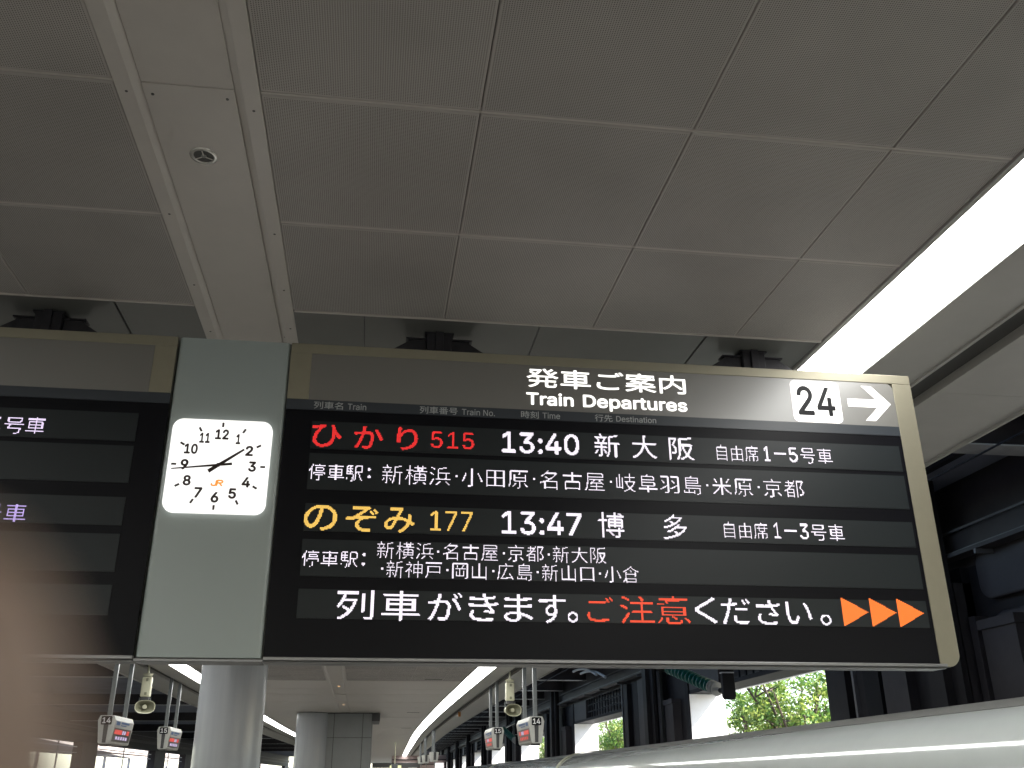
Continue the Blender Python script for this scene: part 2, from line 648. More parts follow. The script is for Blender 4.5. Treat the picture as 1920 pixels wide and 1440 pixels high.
def led_text(name, body, x0, x1, z0, z1, y, m, parent, kind='thick', offset=0.0, thr=0.45, cell=None, dot=0.37, label=None, ink=True):
    """text shown in diodes.  kind 'thin': every glyph skeletonised to one-diode strokes, one em cell per kanji.
    kind 'thick': the whole word fitted to the box and sampled"""
    p = PITCH_LED
    cells = []
    if kind == 'thick':
        v, t = glyphs(body, offset)
        lo, hi = v.min(0), v.max(0)
        w = np.empty_like(v)
        w[:, 0] = x0 + (v[:, 0] - lo[0]) / (hi[0] - lo[0]) * (x1 - x0)
        w[:, 1] = z0 + (v[:, 1] - lo[1]) / (hi[1] - lo[1]) * (z1 - z0)
        nx, nz = int((x1 - x0) / p) + 2, int((z1 - z0) / p) + 2
        gx, gz = math.floor(x0 / p) * p, math.floor(z0 / p) * p
        a = cover(w, t, gx, gz, nx + 1, nz + 1, p, p)
        for j, i in zip(*np.nonzero(a > thr)):
            cells.append((gx + i * p, gz + j * p, p))
    else:
        units = [dot if c == '・' else 1.0 for c in body]
        cw = (x1 - x0) / (sum(units) - 0.10)
        chh = (z1 - z0) / 0.92
        x = x0 - 0.05 * cw
        chars = []
        for c, un in zip(body, units):
            cells = []
            chars.append(cells)
            if c == '・':
                cx = math.floor((x + un * cw / 2) / p) * p
                cz = math.floor((z0 + (z1 - z0) * 0.48) / p) * p
                for q in (0, 1):
                    for r_ in (0, 1):
                        cells.append((cx + q * p, cz + r_ * p, p))
            else:
                v, t = glyphs(c, offset)
                w = v.copy()
                w[:, 0] = w[:, 0] * cw
                w[:, 1] = (w[:, 1] + 0.085) * chh
                N = 24                                  # 24-dot kanji
                px_, pz_ = cw / N, chh / N
                a = cover(w, t, 0, 0, N, N, px_, pz_) > thr
                for j, i in zip(*np.nonzero(a)):
                    cells.append((x + i * px_, z0 + j * pz_, px_, pz_))
            x += un * cw
    # one part per character: thin text cell by cell, thick text split at empty columns
    if kind == 'thick':
        cells.sort()
        groups, cur, last = [], [], None
        for c in cells:
            if last is not None and c[0] - last > 2.2 * p:
                groups.append(cur)
                cur = []
            cur.append(c)
            last = c[0]
        groups.append(cur)
    else:
        groups = chars
    out = []
    for g_ in groups:
        if g_:
            out.append(link('led_character', led_mesh(g_, y, 'led_character'), m, parent, label=label))
    return out


# =====================================================================================
# SETTING: ground, platform, ceiling
# =====================================================================================
MB().box(-400, 400, -300, 500, -1.6, -1.3).build('ground', M_ground, kind='structure')
b = MB()
wbox(b, 4.9, 9.6, -60, 230, -1.29, -1.22)
wbox(b, -21.0, -6.8, -60, 230, -1.29, -1.22)
b.build('track_bed', M_track, kind='structure')
wbox(MB(), -6.62, 4.72, -60, 230, -1.3, 0.0).build('platform', M_concrete, kind='structure')

ZC = 4.8
XB0, XB1 = -1.39, -0.69             # beam between the two tile fields
XS0, XS1 = 3.46, 4.03               # right light line
MIR = 2 * -0.955                    # mirror plane of the platform


def mirx(x):
    return MIR - x


M_mondark_early = mat('dark grille', (0.12, 0.115, 0.10), 0.6)
back = wbox(MB(), -7.75, 5.87, -60, 230, ZC + 0.06, ZC + 0.12).build('ceiling', M_dark_gap, kind='structure')

rows = [6.32 - 1.205 * k for k in range(0, 9)]          # near field rows, up to the cross band
cols_r = [XB1, 0.42, 1.555, 2.692, XS0 - 0.05]
cols_l = [-5.42, -4.795, -3.66, -2.527, XB0]
cols = list(zip(cols_l[:-1], cols_l[1:])) + list(zip(cols_r[:-1], cols_r[1:]))
BAND0, BAND1 = 6.32, 7.55
tile_cache = {}


def tile(w, d, cx, cy):
    key = (round(w, 3), round(d, 3))
    if key not in tile_cache:
        h, k = w / 2 - 0.0022, d / 2 - 0.009
        e = 0.006
        q = MB()
        n = 0
        q.v = [(-h, -k, .02), (h, -k, .02), (h, k, .02), (-h, k, .02),
               (-h, -k, e), (h, -k, e), (h, k, e), (-h, k, e),
               (-h + e, -k + e, 0), (h - e, -k + e, 0), (h - e, k - e, 0), (-h + e, k - e, 0)]
        q.f = [(0, 1, 2, 3), (11, 10, 9, 8)] + [(i, i + 4, (i + 1) % 4 + 4, (i + 1) % 4) for i in range(4)] + \
              [(i + 4, i + 8, (i + 1) % 4 + 8, (i + 1) % 4 + 4) for i in range(4)]
        me = q.mesh('ceiling_panel')
        me.materials.append(M_tile)
        tile_cache[key] = me
    x, y, z = wp(cx, cy, ZC)
    return link('ceiling_panel', tile_cache[key], None, back, loc=(x, y, z + random.uniform(-.0012, .0012)))


for y1, y0 in zip(rows[:-1], rows[1:]):
    for a, c in cols:
        tile(c - a, y1 - y0, (a + c) / 2, (y0 + y1) / 2)
ystart = BAND1
far_rows = [ystart + 1.205 * k for k in range(0, 24)]
for y0, y1 in zip(far_rows[:-1], far_rows[1:]):
    for a, c in cols:
        tile(c - a, y1 - y0, (a + c) / 2, (y0 + y1) / 2)
# farther and behind the camera: joined
b = MB()
yy = list(np.arange(far_rows[-1], 226, 3.4))
for y0, y1 in zip(yy[:-1], yy[1:]):
    for a, c in ((cols_l[0], XB0), (XB1, cols_r[-1])):
        k = len(b.v)
        wbox(b, a, c, y0 + .02, y1 - .02, ZC, ZC + .02, 10)
yy = list(np.arange(-60, rows[-1] + .01, 3.4))
for y0, y1 in zip(yy[:-1], yy[1:]):
    for a, c in ((cols_l[0], XB0), (XB1, cols_r[-1])):
        wbox(b, a, c, y0 + .02, y1 - .02, ZC, ZC + .02, 10)
b.build('far_ceiling_panels', M_ceil_smooth, back, kind='stuff')
# ribs between tile rows (pale double line)
b = MB()
for y in rows[1:] + far_rows[1:]:
    for a, c in ((cols_l[0], XB0 - .005), (XB1 + .005, cols_r[-1])):
        x0, _, z0 = wp(a, y, ZC)
        x1 = wp(c, y, ZC)[0]
        b.box(x0, x1, y - 0.0065, y + 0.0065, z0 + 0.004, z0 + 0.03)
b.build('joint_rib', M_ceil_smooth, back)
for x, y, w in ((2.35, 34.6, .62), (2.5, 52.5, .65), (-2.6, 29.5, .5), (2.7, 69, .7)):
    X, Y, Z = wp(x, y, ZC)
    MB().box(X - w / 2, X + w / 2, y - .16, y + .16, Z - .004, Z + .01).build('air_slot', M_mondark_early, back)
for y in (41.2, 45.4, 56.8, 68, 79.5, 91):
    X, Y, Z = wp(0, y, ZC)
    MB().box(cols_l[0] + .02, XS0 + X - .07, y - .035, y + .035, Z - .006, Z + .01).build('joint_strip', M_ceil_smooth, back)
# cross band of smooth panels behind the sign
bj = [cols_l[0], -5.0, -4.2, -3.08, -1.965, XB0 + 0.03]
bj2 = [XB1 - 0.03, -0.178, 1.15, 2.47, cols_r[-1]]
for js in (bj, bj2):
    for a, c in zip(js[:-1], js[1:]):
        g = 0.012 if abs(a - 2.47) < .01 or abs(a + 1.965) < .01 else 0.003
        MB().box(a + g, c - 0.003, BAND0 + 0.012, BAND1 - 0.012, ZC + 0.006, ZC + 0.03).build('band_panel', M_band, back, bevel=0.002)
for a, c in ((cols_l[0], XB0 - .005), (XB1 + .005, cols_r[-1])):
    MB().box(a, c, BAND0 - 0.008, BAND0 + 0.010, ZC - 0.006, ZC + 0.03).build('band_trim', M_ceil_smooth, back, bevel=0.002)

# the smooth beam strip that runs along the platform above the camera
beam = empty('ceiling_beam_cover', (-1.04, 5, ZC), 'smooth grey service strip with screws running along the ceiling between perforated tiles', 'ceiling strip')


def inb(mb):
    mb.v = [(x + 1.04, y - 5, z - ZC) for x, y, z in mb.v]
    return mb


for x0, x1, z0 in ((XB0, XB0 + 0.085, -0.004), (XB1 - 0.085, XB1, -0.004)):
    inb(wbox(MB(), x0, x1, -60, 226, ZC + z0, ZC + 0.03)).build('side_rail', M_ceil_smooth, beam, bevel=0.003)
for x0, x1 in ((XB0 + 0.085, XB0 + 0.125), (XB1 - 0.125, XB1 - 0.085)):
    q = MB()                                            # sloping reveal
    ys = [-60 + 286 * i / 48 for i in range(49)]
    for y in ys:
        lo, hi = (ZC - 0.003, ZC + 0.02) if x0 < -1.04 else (ZC + 0.02, ZC - 0.003)
        for p in ((x0, lo), (x1, hi), (x1, ZC + .04), (x0, ZC + .04)):
            q.v.append(wp(p[0], y, p[1]))
    for i in range(48):
        for j in range(4):
            a_, b_ = 4 * i + j, 4 * i + (j + 1) % 4
            q.f.append((a_, a_ + 4, b_ + 4, b_))
    inb(q).build('reveal', M_ceil_smooth, beam)
pj = [-59, -44, -29, -14, 1.55, 3.92, 8.6, 14, 19.4, 24.8, 30.2, 35.6, 41, 46.4, 51.8, 57, 80, 110, 140, 180, 226]
for y0, y1 in zip(pj[:-1], pj[1:]):
    zz = 0.008 if y0 == 3.92 else 0.014
    inb(wbox(MB(), XB0 + 0.127, XB1 - 0.127, y0 + .002, y1 - .002, ZC + zz, ZC + 0.03)).build('cover_plate', M_ceil_smooth, beam, bevel=0.0015)
scr = MB().tube([(0, 0, 0), (0, 0, -0.004)], [0.0085, 0.007], 10).mesh('screw')
scr.materials.append(M_screw)
for x, y, z in [(-1.345, 3.98, 0.0), (-0.735, 4.05, 0.0), (-1.225, 4.0, 0.01), (-0.86, 3.99, 0.01), (-1.345, 5.1, 0), (-0.735, 5.25, 0),
                (-1.345, 6.0, 0), (-0.735, 6.0, 0), (-1.345, 6.75, 0), (-0.735, 6.62, 0), (-1.345, 2.9, 0), (-0.735, 2.9, 0), (-0.79, 6.8, .01)]:
    link('screw', scr, None, beam, loc=(x + 1.04, y - 5, z - 0.002))

# downlights
def downlight(x, y, lit, label):
    X, Y, Z = wp(x, y, ZC + 0.008)
    e = empty('downlight', (X, Y, Z), label, 'ceiling light', 'downlights in the ceiling strip')
    q = MB()
    q.lathe([(0.076, -0.0005), (0.074, -0.006), (0.066, -0.009), (0.058, -0.0085), (0.053, -0.003)], 36)
    q.build('trim_ring', M_alu2, e, smooth=True)
    if lit:
        MB().tube([(0, 0, -.003), (0, 0, -0.0045)], 0.054, 24).build('lamp', E_down, e)
    else:
        MB().lathe([(0.0545, -0.0035), (0.040, -0.0030), (0.020, -0.0022), (0.001, -0.0020)], 30).build('reflector', M_refl, e, smooth=True)
        MB().tube([(0, 0, -.002), (0, 0, -0.008)], [0.016, 0.010], 12).build('lamp', M_sidegrey, e, smooth=True)
        for k in range(3):
            a_ = k * 2.094 + .5
            q = MB().box(0, 0.05, -0.003, 0.003, -0.007, -0.0045)
            q.v = [(x_ * math.cos(a_) - y_ * math.sin(a_), x_ * math.sin(a_) + y_ * math.cos(a_), z_) for x_, y_, z_ in q.v]
            q.build('bridge', M_ceil_smooth, e)
    return e


downlight(-1.05, 4.49, False, 'unlit round downlight set in the smooth ceiling strip above the clock')
downlight(-1.0, 37.6, True, 'lit warm downlight in the ceiling strip, nearer of the two beyond the sign')
downlight(-1.0, 47.2, True, 'lit warm downlight in the ceiling strip, farther one in front of the grey pillar')

# light lines
SEG = list(np.arange(-60, 228, 3.6))
for side, lab in ((0, 'long white fluorescent light line in the ceiling at the right, above the number 24'),
                  (1, 'long white fluorescent light line in the ceiling on the left, seen beyond the clock column')):
    f = (lambda x: x) if side == 0 else mirx
    e = empty('light_line', (f(3.745), 5, ZC), lab, 'ceiling light', 'fluorescent light lines along the platform')

    def loc_(mb, e=e):
        ox, oy, oz = e.location
        mb.v = [(x - ox, y - oy, z - oz) for x, y, z in mb.v]
        return mb
    for y0, y1 in zip(SEG[:-1], SEG[1:]):
        xa, xb = sorted((f(XS0), f(XS1)))
        loc_(wbox(MB(), xa, xb, y0 + .0015, y1 - .0015, ZC + 0.002, ZC + 0.02, 1.2)).build('diffuser', E_strip, e)
    for p, q_ in ((XS0 - 0.045, XS0 - 0.004), (XS1 + 0.004, XS1 + 0.035)):
        xa, xb = sorted((f(p), f(q_)))
        loc_(wbox(MB(), xa, xb, -60, 226, ZC - 0.012, ZC + 0.04, 3)).build('trim', M_soffit, e, bevel=0.003)
    # soffit, groove and fascia outside the light line
    s = empty('soffit', (f(5.0), 5, ZC), ('pale soffit and hanging rail groove right of the light line' if side == 0 else
                                         'pale soffit and hanging rail groove left of the far left light line'), 'soffit', 'soffits along the platform edges')
    SG = list(np.arange(-60, 228, 4.8))
    for y0, y1 in zip(SG[:-1], SG[1:]):
        xa, xb = sorted((f(4.07), f(4.585)))
        loc_(wbox(MB(), xa, xb, y0 + .002, y1 - .002, ZC - 0.002, ZC + 0.03, 2.4), s).build('soffit_panel', M_soffit, s)
        xa, xb = sorted((f(4.93), f(5.97)))
        loc_(wbox(MB(), xa, xb, y0 + .002, y1 - .002, ZC - 0.002, ZC + 0.03, 2.4), s).build('fascia_panel', M_soffit, s)
    for p, q_, z0, z1, nm, mm in ((4.587, 4.615, -0.02, 0.2, 'groove_lip', M_soffit), (4.9, 4.928, -0.02, 0.2, 'groove_lip', M_soffit),
                                  (4.615, 4.9, 0.15, 0.2, 'groove_back', M_sidegrey), (5.972, 6.0, -0.035, 0.55, 'edge_trim', M_soffit)):
        xa, xb = sorted((f(p), f(q_)))
        loc_(wbox(MB(), xa, xb, -60, 226, ZC + z0, ZC + z1, 3), s).build(nm, mm, s)

# =====================================================================================
# SIGN BOARDS
# =====================================================================================
YF = 6.0
ZB, ZT = 2.288, 4.396


def board(side):
    f = (lambda x: x) if side == 0 else (lambda x: -2.045 - x)

    def span(a, c):
        return tuple(sorted((f(a), f(c))))
    e = empty('departure_board', (f(1.6), YF + .19, ZB),
              'lit departure board for track 24 with two trains, right of the clock' if side == 0 else
              'left departure board mostly hidden by the blurred finger, left of the clock', 'departure board', 'departure boards above the platform')
    ox, oy, oz = e.location

    def L(mb):
        mb.v = [(x - ox, y - oy, z - oz) for x, y, z in mb.v]
        return mb

    def mv(o):
        if isinstance(o, list):
            return [mv(k) for k in o]
        me = o.data
        co = np.empty(len(me.vertices) * 3)
        me.vertices.foreach_get('co', co)
        co = co.reshape(-1, 3) - np.array([ox, oy, oz])
        me.vertices.foreach_set('co', co.ravel())
        me.update()
        return o
    XO = 3.90
    x0, x1 = span(-0.646, XO)
    cs = 'b' if side == 0 else 'a'
    out = rrect(x0, x1, ZB, ZT, 0.085, 8, cs)
    L(MB().prism(out, 'y', YF + 0.03, YF + 0.19)).build('case', M_sidegrey, e, bevel=0.004)
    # front face pieces, proud of the case
    zh = 3.985     # bottom of header
    zs = 3.912     # bottom of title band
    # champagne frame: top, outer side, inner stub
    a, c = span(-0.646, XO)
    L(MB().box(a, c, YF, YF + 0.03, 4.325, ZT)).build('frame_top', M_champagne, e, bevel=0.004)
    a, c = span(3.752, XO)
    pts = rrect(a, c, ZB, 4.3245, 0.085, 8, cs)
    L(MB().prism(pts, 'y', YF, YF + 0.03)).build('frame_side', M_champagne, e, bevel=0.004)
    a, c = span(-0.646, -0.505)
    L(MB().box(a, c, YF, YF + 0.03, zh, 4.3245)).build('frame_stub', M_champagne, e, bevel=0.002)
    # header face with one rounded corner
    a, c = span(-0.5045, 3.7515)
    pts = rrect(a, c, zh, 4.3245, 0.05, 6, 'c' if side == 0 else 'd')
    L(MB().prism(pts, 'y', YF + 0.004, YF + 0.03)).build('header_face', M_header, e)
    a, c = span(3.68, 3.7515)
    L(MB().box(a, c, YF + 0.0205, YF + 0.029, 4.25, 4.3245)).build('corner_filler', M_champagne, e)
    a, c = span(-0.646, 3.7515)
    L(MB().box(a, c, YF + 0.002, YF + 0.03, zs, zh - 0.001)).build('title_band', M_titleband, e)
    L(MB().box(a, c, YF + 0.006, YF + 0.03, ZB + 0.022, zs - 0.001)).build('display_surround', M_black, e)
    # lower aluminium rail
    a, c = span(-0.646, 3.80)
    L(MB().box(a, c, YF - 0.004, YF + 0.016, ZB, ZB + 0.021)).build('lower_rail', M_alu, e, bevel=0.003)
    for k in range(2):
        L(MB().box(a, c, YF + 0.02 + k * 0.085, YF + 0.098 + k * 0.085, ZB - 0.010, ZB - 0.002)).build('underside_profile', M_alu, e, bevel=0.003)
    # display rows
    rowz = [(3.640, 3.832), (3.362, 3.608), (3.088, 3.268), (2.800, 3.034), (2.541, 2.720)]
    for i, (z0, z1) in enumerate(rowz):
        a, c = span(-0.468, 3.722)
        L(MB().box(a, c, YF + 0.002, YF + 0.0055, z0, z1)).build('led_module', M_module, e)
    if side == 0:
        w = 0.0018
        yh = YF + 0.004
        T = lambda *k, **kk: mv(print_text(*k, **kk))
        T('header_lettering', '発車ご案内', 0.984, 2.146, 4.156, 4.302, yh, E_head, e, 0.009, label='white 発車ご案内 lettering')
        T('header_lettering', 'Train', 0.982, 1.318, 4.022, 4.117, yh, E_head, e, 0.018, label='white word Train')
        T('header_lettering', 'Departures', 1.386, 2.146, 4.000, 4.117, yh, E_head, e, 0.018, label='white word Departures')
        pts = rrect(2.945, 3.322, 3.99, 4.315, 0.04)
        L(MB().prism(pts, 'y', YF + 0.0025, YF + 0.0038)).build('number_plate', E_head, e)
        T('track_number', '24', 2.985, 3.275, 4.042, 4.272, YF + 0.0025, M_black, e, 0.016, label='black track number 24')
        # arrow
        q = MB()
        q.box(3.378, 3.64, YF + 0.0015, YF + 0.0035, 4.128, 4.190)
        for s_ in (1, -1):
            cz = 4.159
            pp = [(3.716, cz), (3.578, cz + s_ * 0.137), (3.500, cz + s_ * 0.137), (3.637, cz)]
            if s_ < 0:
                pp = pp[::-1]
            q.prism(pp, 'y', YF + 0.0012, YF + 0.0034)
        L(q).build('arrow', E_head, e)
        yb = YF + 0.002
        for body, xa, xb in (('列車名', -0.466, -0.272), ('列車番号', 0.243, 0.503), ('時刻', 0.943, 1.067), ('行先', 1.465, 1.592)):
            T('column_title', body, xa, xb, 3.920, 3.973, yb, M_print, e, 0.006)
        for body, xa, xb, zb in (('Train', -0.241, -0.117, 3.923), ('Train No.', 0.532, 0.761, 3.923), ('Time', 1.094, 1.218, 3.924), ('Destination', 1.619, 1.908, 3.925)):
            T('column_title', body, xa, xb, zb, 3.968, yb, M_print, e, 0.004)
        y = YF + 0.001

        def LT(body, a_, b_, c_, d_, m, **k):
            return mv(led_text('led_text', body, a_, b_, c_, d_, y, m, e, **k))
        p = PITCH_LED
        # first train
        for ch, a_, b_ in (('ひ', -0.465, -0.268), ('か', -0.185, 0.005), ('り', 0.098, 0.238)):
            LT(ch, a_, b_, 3.652, 3.812, E_r, offset=0.008, label='red train name character ' + ch)
        LT('515', 0.327, 0.618, 3.675, 3.792, E_r, offset=-0.004, label='red train number 515')
        LT('13:40', 0.809, 1.347, 3.664, 3.816, E_w, offset=0.011, label='white departure time 13:40')
        for ch, a_, b_ in (('新', 1.455, 1.632), ('大', 1.722, 1.898), ('阪', 1.985, 2.168)):
            LT(ch, a_, b_, 3.660, 3.830, E_w, offset=-0.002, label='white destination character ' + ch)
        LT('自由席', 2.320, 2.642, 3.668, 3.788, E_w, kind='thin', offset=-0.016, thr=0.42, label='white 自由席 text')
        for body, a_, b_ in (('1', 2.682, 2.728), ('5', 2.868, 2.932)):
            LT(body, a_, b_, 3.678, 3.788, E_w, offset=0.006, label='white car number ' + body + ' of the upper train')
        mv(link('led_dash', led_mesh([(2.758 + i * p, 3.731 + j * p, p) for i in range(13) for j in range(2)], y, 'led_dash'), E_w, e))
        LT('号車', 2.955, 3.195, 3.674, 3.792, E_w, offset=-0.013, thr=.42, label='white 号車 text')
        LT('停車駅', -0.466, -0.113, 3.424, 3.535, E_w, offset=-0.012, thr=.40, label='white 停車駅 text of the upper train')
        LT(':', -0.084, -0.064, 3.450, 3.517, E_w, thr=.3)
        st = dict(kind='thin', offset=-0.016, thr=0.42)
        LT('新横浜・小田原・名古屋・岐阜羽島・米原・京都', 0.008, 2.945, 3.414, 3.548, E_w, label='white list of stops of the upper train', **st)
        # second train
        for ch, a_, b_ in (('の', -0.470, -0.262), ('ぞ', -0.205, 0.0), ('み', 0.040, 0.236)):
            LT(ch, a_, b_, 3.090, 3.260, E_y, offset=0.006, label='yellow train name character ' + ch)
        LT('177', 0.338, 0.613, 3.111, 3.242, E_y, offset=-0.004, label='yellow train number 177')
        LT('13:47', 0.808, 1.345, 3.101, 3.258, E_w, offset=0.011, label='white departure time 13:47')
        LT('博', 1.458, 1.637, 3.098, 3.269, E_w, offset=-0.004, label='white destination character 博')
        LT('多', 1.906, 2.072, 3.098, 3.269, E_w, offset=-0.002, label='white destination character 多')
        LT('自由席', 2.320, 2.648, 3.116, 3.232, E_w, kind='thin', offset=-0.016, thr=0.42, label='white lower 自由席 text')
        for body, a_, b_ in (('1', 2.690, 2.736), ('3', 2.878, 2.942)):
            LT(body, a_, b_, 3.124, 3.232, E_w, offset=0.006, label='white car number ' + body + ' of the lower train')
        mv(link('led_dash', led_mesh([(2.766 + i * p, 3.174 + j * p, p) for i in range(13) for j in range(2)], y, 'led_dash'), E_w, e))
        LT('号車', 2.958, 3.203, 3.117, 3.234, E_w, offset=-0.013, thr=.42, label='white lower 号車 text')
        LT('停車駅', -0.466, -0.116, 2.860, 2.961, E_w, offset=-0.012, thr=.40, label='white 停車駅 text of the lower train')
        LT(':', -0.086, -0.068, 2.874, 2.952, E_w, thr=.3)
        LT('新横浜・名古屋・京都・新大阪', 0.0, 1.505, 2.920, 3.031, E_w, label='white upper line of stops of the lower train', **st)
        LT('・新神戸・岡山・広島・新山口・小倉', 0.019, 1.719, 2.799, 2.910, E_w, label='white lower line of stops of the lower train', **st)
        # warning line
        for body, a_, b_, c_, d_, m_ in (
                ('列', -0.232, -0.003, 2.535, 2.718, E_w), ('車', 0.050, 0.286, 2.535, 2.718, E_w), ('が', 0.335, 0.555, 2.540, 2.716, E_w),
                ('き', 0.594, 0.784, 2.540, 2.712, E_w), ('ま', 0.822, 1.006, 2.540, 2.712, E_w), ('す', 1.045, 1.222, 2.533, 2.710, E_w),
                ('。', 1.190 + .042, 1.258 + .042, 2.541, 2.606, E_w),
                ('ご', 1.362, 1.535, 2.548, 2.705, E_o), ('注', 1.578, 1.806, 2.541, 2.716, E_o), ('意', 1.826, 2.050, 2.541, 2.718, E_o),
                ('く', 2.080, 2.232, 2.547, 2.718, E_w), ('だ', 2.262, 2.462, 2.545, 2.712, E_w), ('さ', 2.505, 2.668, 2.547, 2.708, E_w),
                ('い', 2.708, 2.888, 2.550, 2.700, E_w), ('。', 2.948, 3.022, 2.548, 2.618, E_w)):
            LT(body, a_, b_, c_, d_, m_, offset=(0.0 if m_ is E_w else -0.010 if body == '意' else -0.003), label=('orange' if m_ is E_o else 'white') + ' warning character ' + body)
        p = PITCH_LED
        for xa in (3.108, 3.310, 3.508):
            cells = []
            n = 27
            for j in range(n):
                wlen = int(round((1 - abs(j - (n - 1) / 2) / ((n - 1) / 2 + .6)) * 26)) + 1
                for i in range(wlen):
                    cells.append((xa + i * p, 2.546 + j * p * 0.99, p))
            mv(link('led_triangle', led_mesh(cells, y, 'led_triangle'), E_t, e))
    else:
        y = YF + 0.001
        for body, a_, b_, c_, d_, m_, kk in (('3', -2.470, -2.405, 3.655, 3.765, E_pale, {}), ('号', -2.380, -2.262, 3.660, 3.768, E_pale, {}), ('車', -2.262 + .012, -2.135, 3.660, 3.775, E_pale, {}),
                                             ('3', -2.490, -2.425, 3.092, 3.2, E_violet, {}), ('号', -2.405, -2.290, 3.092, 3.2, E_violet, {}), ('車', -2.270, -2.145, 3.088, 3.205, E_violet, {})):
            mv(led_text('led_text', body, a_, b_, c_, d_, y, m_, e, offset=-0.012, thr=.4))
        mv(led_text('led_text', '自由席', -2.98, -2.66, 3.655, 3.772, y, E_pale, e, kind='thin', offset=-0.016, thr=.42))
    return e


board(0)
board(1)

# clock pillar between the boards
cp = empty('clock_panel', (-1.02, YF + .19, ZB), 'grey frosted glass panel between the two departure boards, carrying the clock', 'sign panel')
MB().box(-0.370, 0.370, -0.155, 0.0, 0.0, ZT - ZB + 0.004).build('panel_case', M_sidegrey, cp, bevel=0.004)
q = MB()                                                # glass front, edges rolled back
prof = []
for i in range(9):
    t = rad(90 * i / 8)
    prof.append((-0.366 + 0.028 * (1 - math.cos(t)), -0.158 - 0.030 * math.sin(t)))
prof = prof + [(-x, y) for x, y in prof[::-1]]
q.prism([(x, y) for x, y in prof] + [(0.366, -0.157), (-0.366, -0.157)], 'z', 0.012, ZT - ZB - 0.004)
q.build('glass_front', M_frost, cp, smooth=True, angle=50)
MB().box(-0.372, 0.372, -0.19, 0.0, -0.012, 0.006).build('lower_rail', M_alu, cp, bevel=0.003)

# clock
CX, CZ = -1.032, 3.488
ck = empty('station_clock', (CX, YF - 0.0, CZ), 'square white backlit station clock reading about 1:44 on the grey glass panel', 'clock')
yd = -0.030
MB().prism(rrect(-0.316, 0.316, -0.312, 0.312, 0.068, 8), 'y', yd, 0.0).build('dial', E_clock, ck, bevel=0.003)
for k in range(12):
    a = rad(90 - 30 * (k + 1))
    hx, hz = 0.277 * math.cos(a), 0.277 * math.sin(a)
    q = MB().box(-0.0155, 0.0155, yd - 0.003, yd - 0.001, -0.0068, 0.0068)
    q.v = [(x * math.cos(a) - z * math.sin(a) + hx, y, x * math.sin(a) + z * math.cos(a) + hz) for x, y, z in q.v]
    q.build('hour_mark', M_numeral, ck)
    nx, nz = 0.211 * math.cos(a), 0.211 * math.sin(a)
    n = str(k + 1)
    w = {'1': 0.029, '11': 0.066, '10': 0.084, '12': 0.086, '4': 0.054}.get(n, 0.049) / 2
    print_text('numeral', n, nx - w, nx + w, nz - 0.035, nz + 0.035, yd - 0.001, M_numeral, ck, 0.032)
q = MB()
for k in range(60):
    if k % 5:
        a = rad(6 * k)
        s_ = MB().box(-0.005, 0.005, yd - 0.002, yd - 0.001, -0.0008, 0.0008)
        q_n = len(q.v)
        q.v += [(x * math.cos(a) - z * math.sin(a) + .284 * math.cos(a), y, x * math.sin(a) + z * math.cos(a) + .284 * math.sin(a)) for x, y, z in s_.v]
        q.f += [tuple(i + q_n for i in f) for f in s_.f]
q.build('minute_marks', mat('faint grey print', (0.55, 0.54, 0.5), 0.6), ck)


def hand(name, ang, l0, l1, w0, w1, y):
    c, s = math.cos(ang), math.sin(ang)
    pts = [(-l0, -w0), (l1, -w1), (l1, w1), (-l0, w0)]
    pts = [(x * c - z * s, x * s + z * c) for x, z in pts]
    MB().prism(pts, 'y', y - 0.003, y).build(name, M_numeral, ck)


hand('hour_hand', rad(90 - 53.5), 0.072, 0.188, 0.0125, 0.0062, yd - 0.008)
hand('minute_hand', rad(90 - 263.0), 0.086, 0.288, 0.0085, 0.0036, yd - 0.013)
MB().tube([(0, yd - 0.006, 0), (0, yd - 0.02, 0)], 0.012, 16).build('hub', M_numeral, ck)
# orange JR emblem
q = MB()
lw = 0.010


def stroke(q, pts, w, y):
    for (ax, az), (bx, bz) in zip(pts[:-1], pts[1:]):
        d = math.hypot(bx - ax, bz - az)
        ux, uz = (bx - ax) / d, (bz - az) / d
        px_, pz_ = -uz * w / 2, ux * w / 2
        ax2, az2, bx2, bz2 = ax - ux * w * .35, az - uz * w * .35, bx + ux * w * .35, bz + uz * w * .35
        q.prism([(ax2 + px_, az2 + pz_), (ax2 - px_, az2 - pz_), (bx2 - px_, bz2 - pz_), (bx2 + px_, bz2 + pz_)], 'y', y - 0.0012, y)


jr = [(-0.034, -0.006), (-0.033, -0.013), (-0.028, -0.017), (-0.018, -0.018), (-0.010, -0.016), (-0.007, -0.010), (-0.005, 0.010), (-0.002, 0.015), (0.006, 0.017), (0.026, 0.017), (0.033, 0.013), (0.034, 0.007), (0.030, 0.002), (0.022, 0.0), (0.006, 0.0)]
stroke(q, [(x + 0.004, z - 0.116) for x, z in jr], lw, yd - 0.001)
stroke(q, [(x + 0.004, z - 0.116) for x, z in [(0.014, -0.001), (0.030, -0.018)]], lw, yd - 0.0025)
stroke(q, [(x + 0.004, z - 0.116) for x, z in [(0.004, 0.010), (0.000, -0.018)]], lw * .8, yd - 0.004)
q.build('logo', emit('backlit orange print', (1.0, 0.36, 0.05), 0.17), ck)

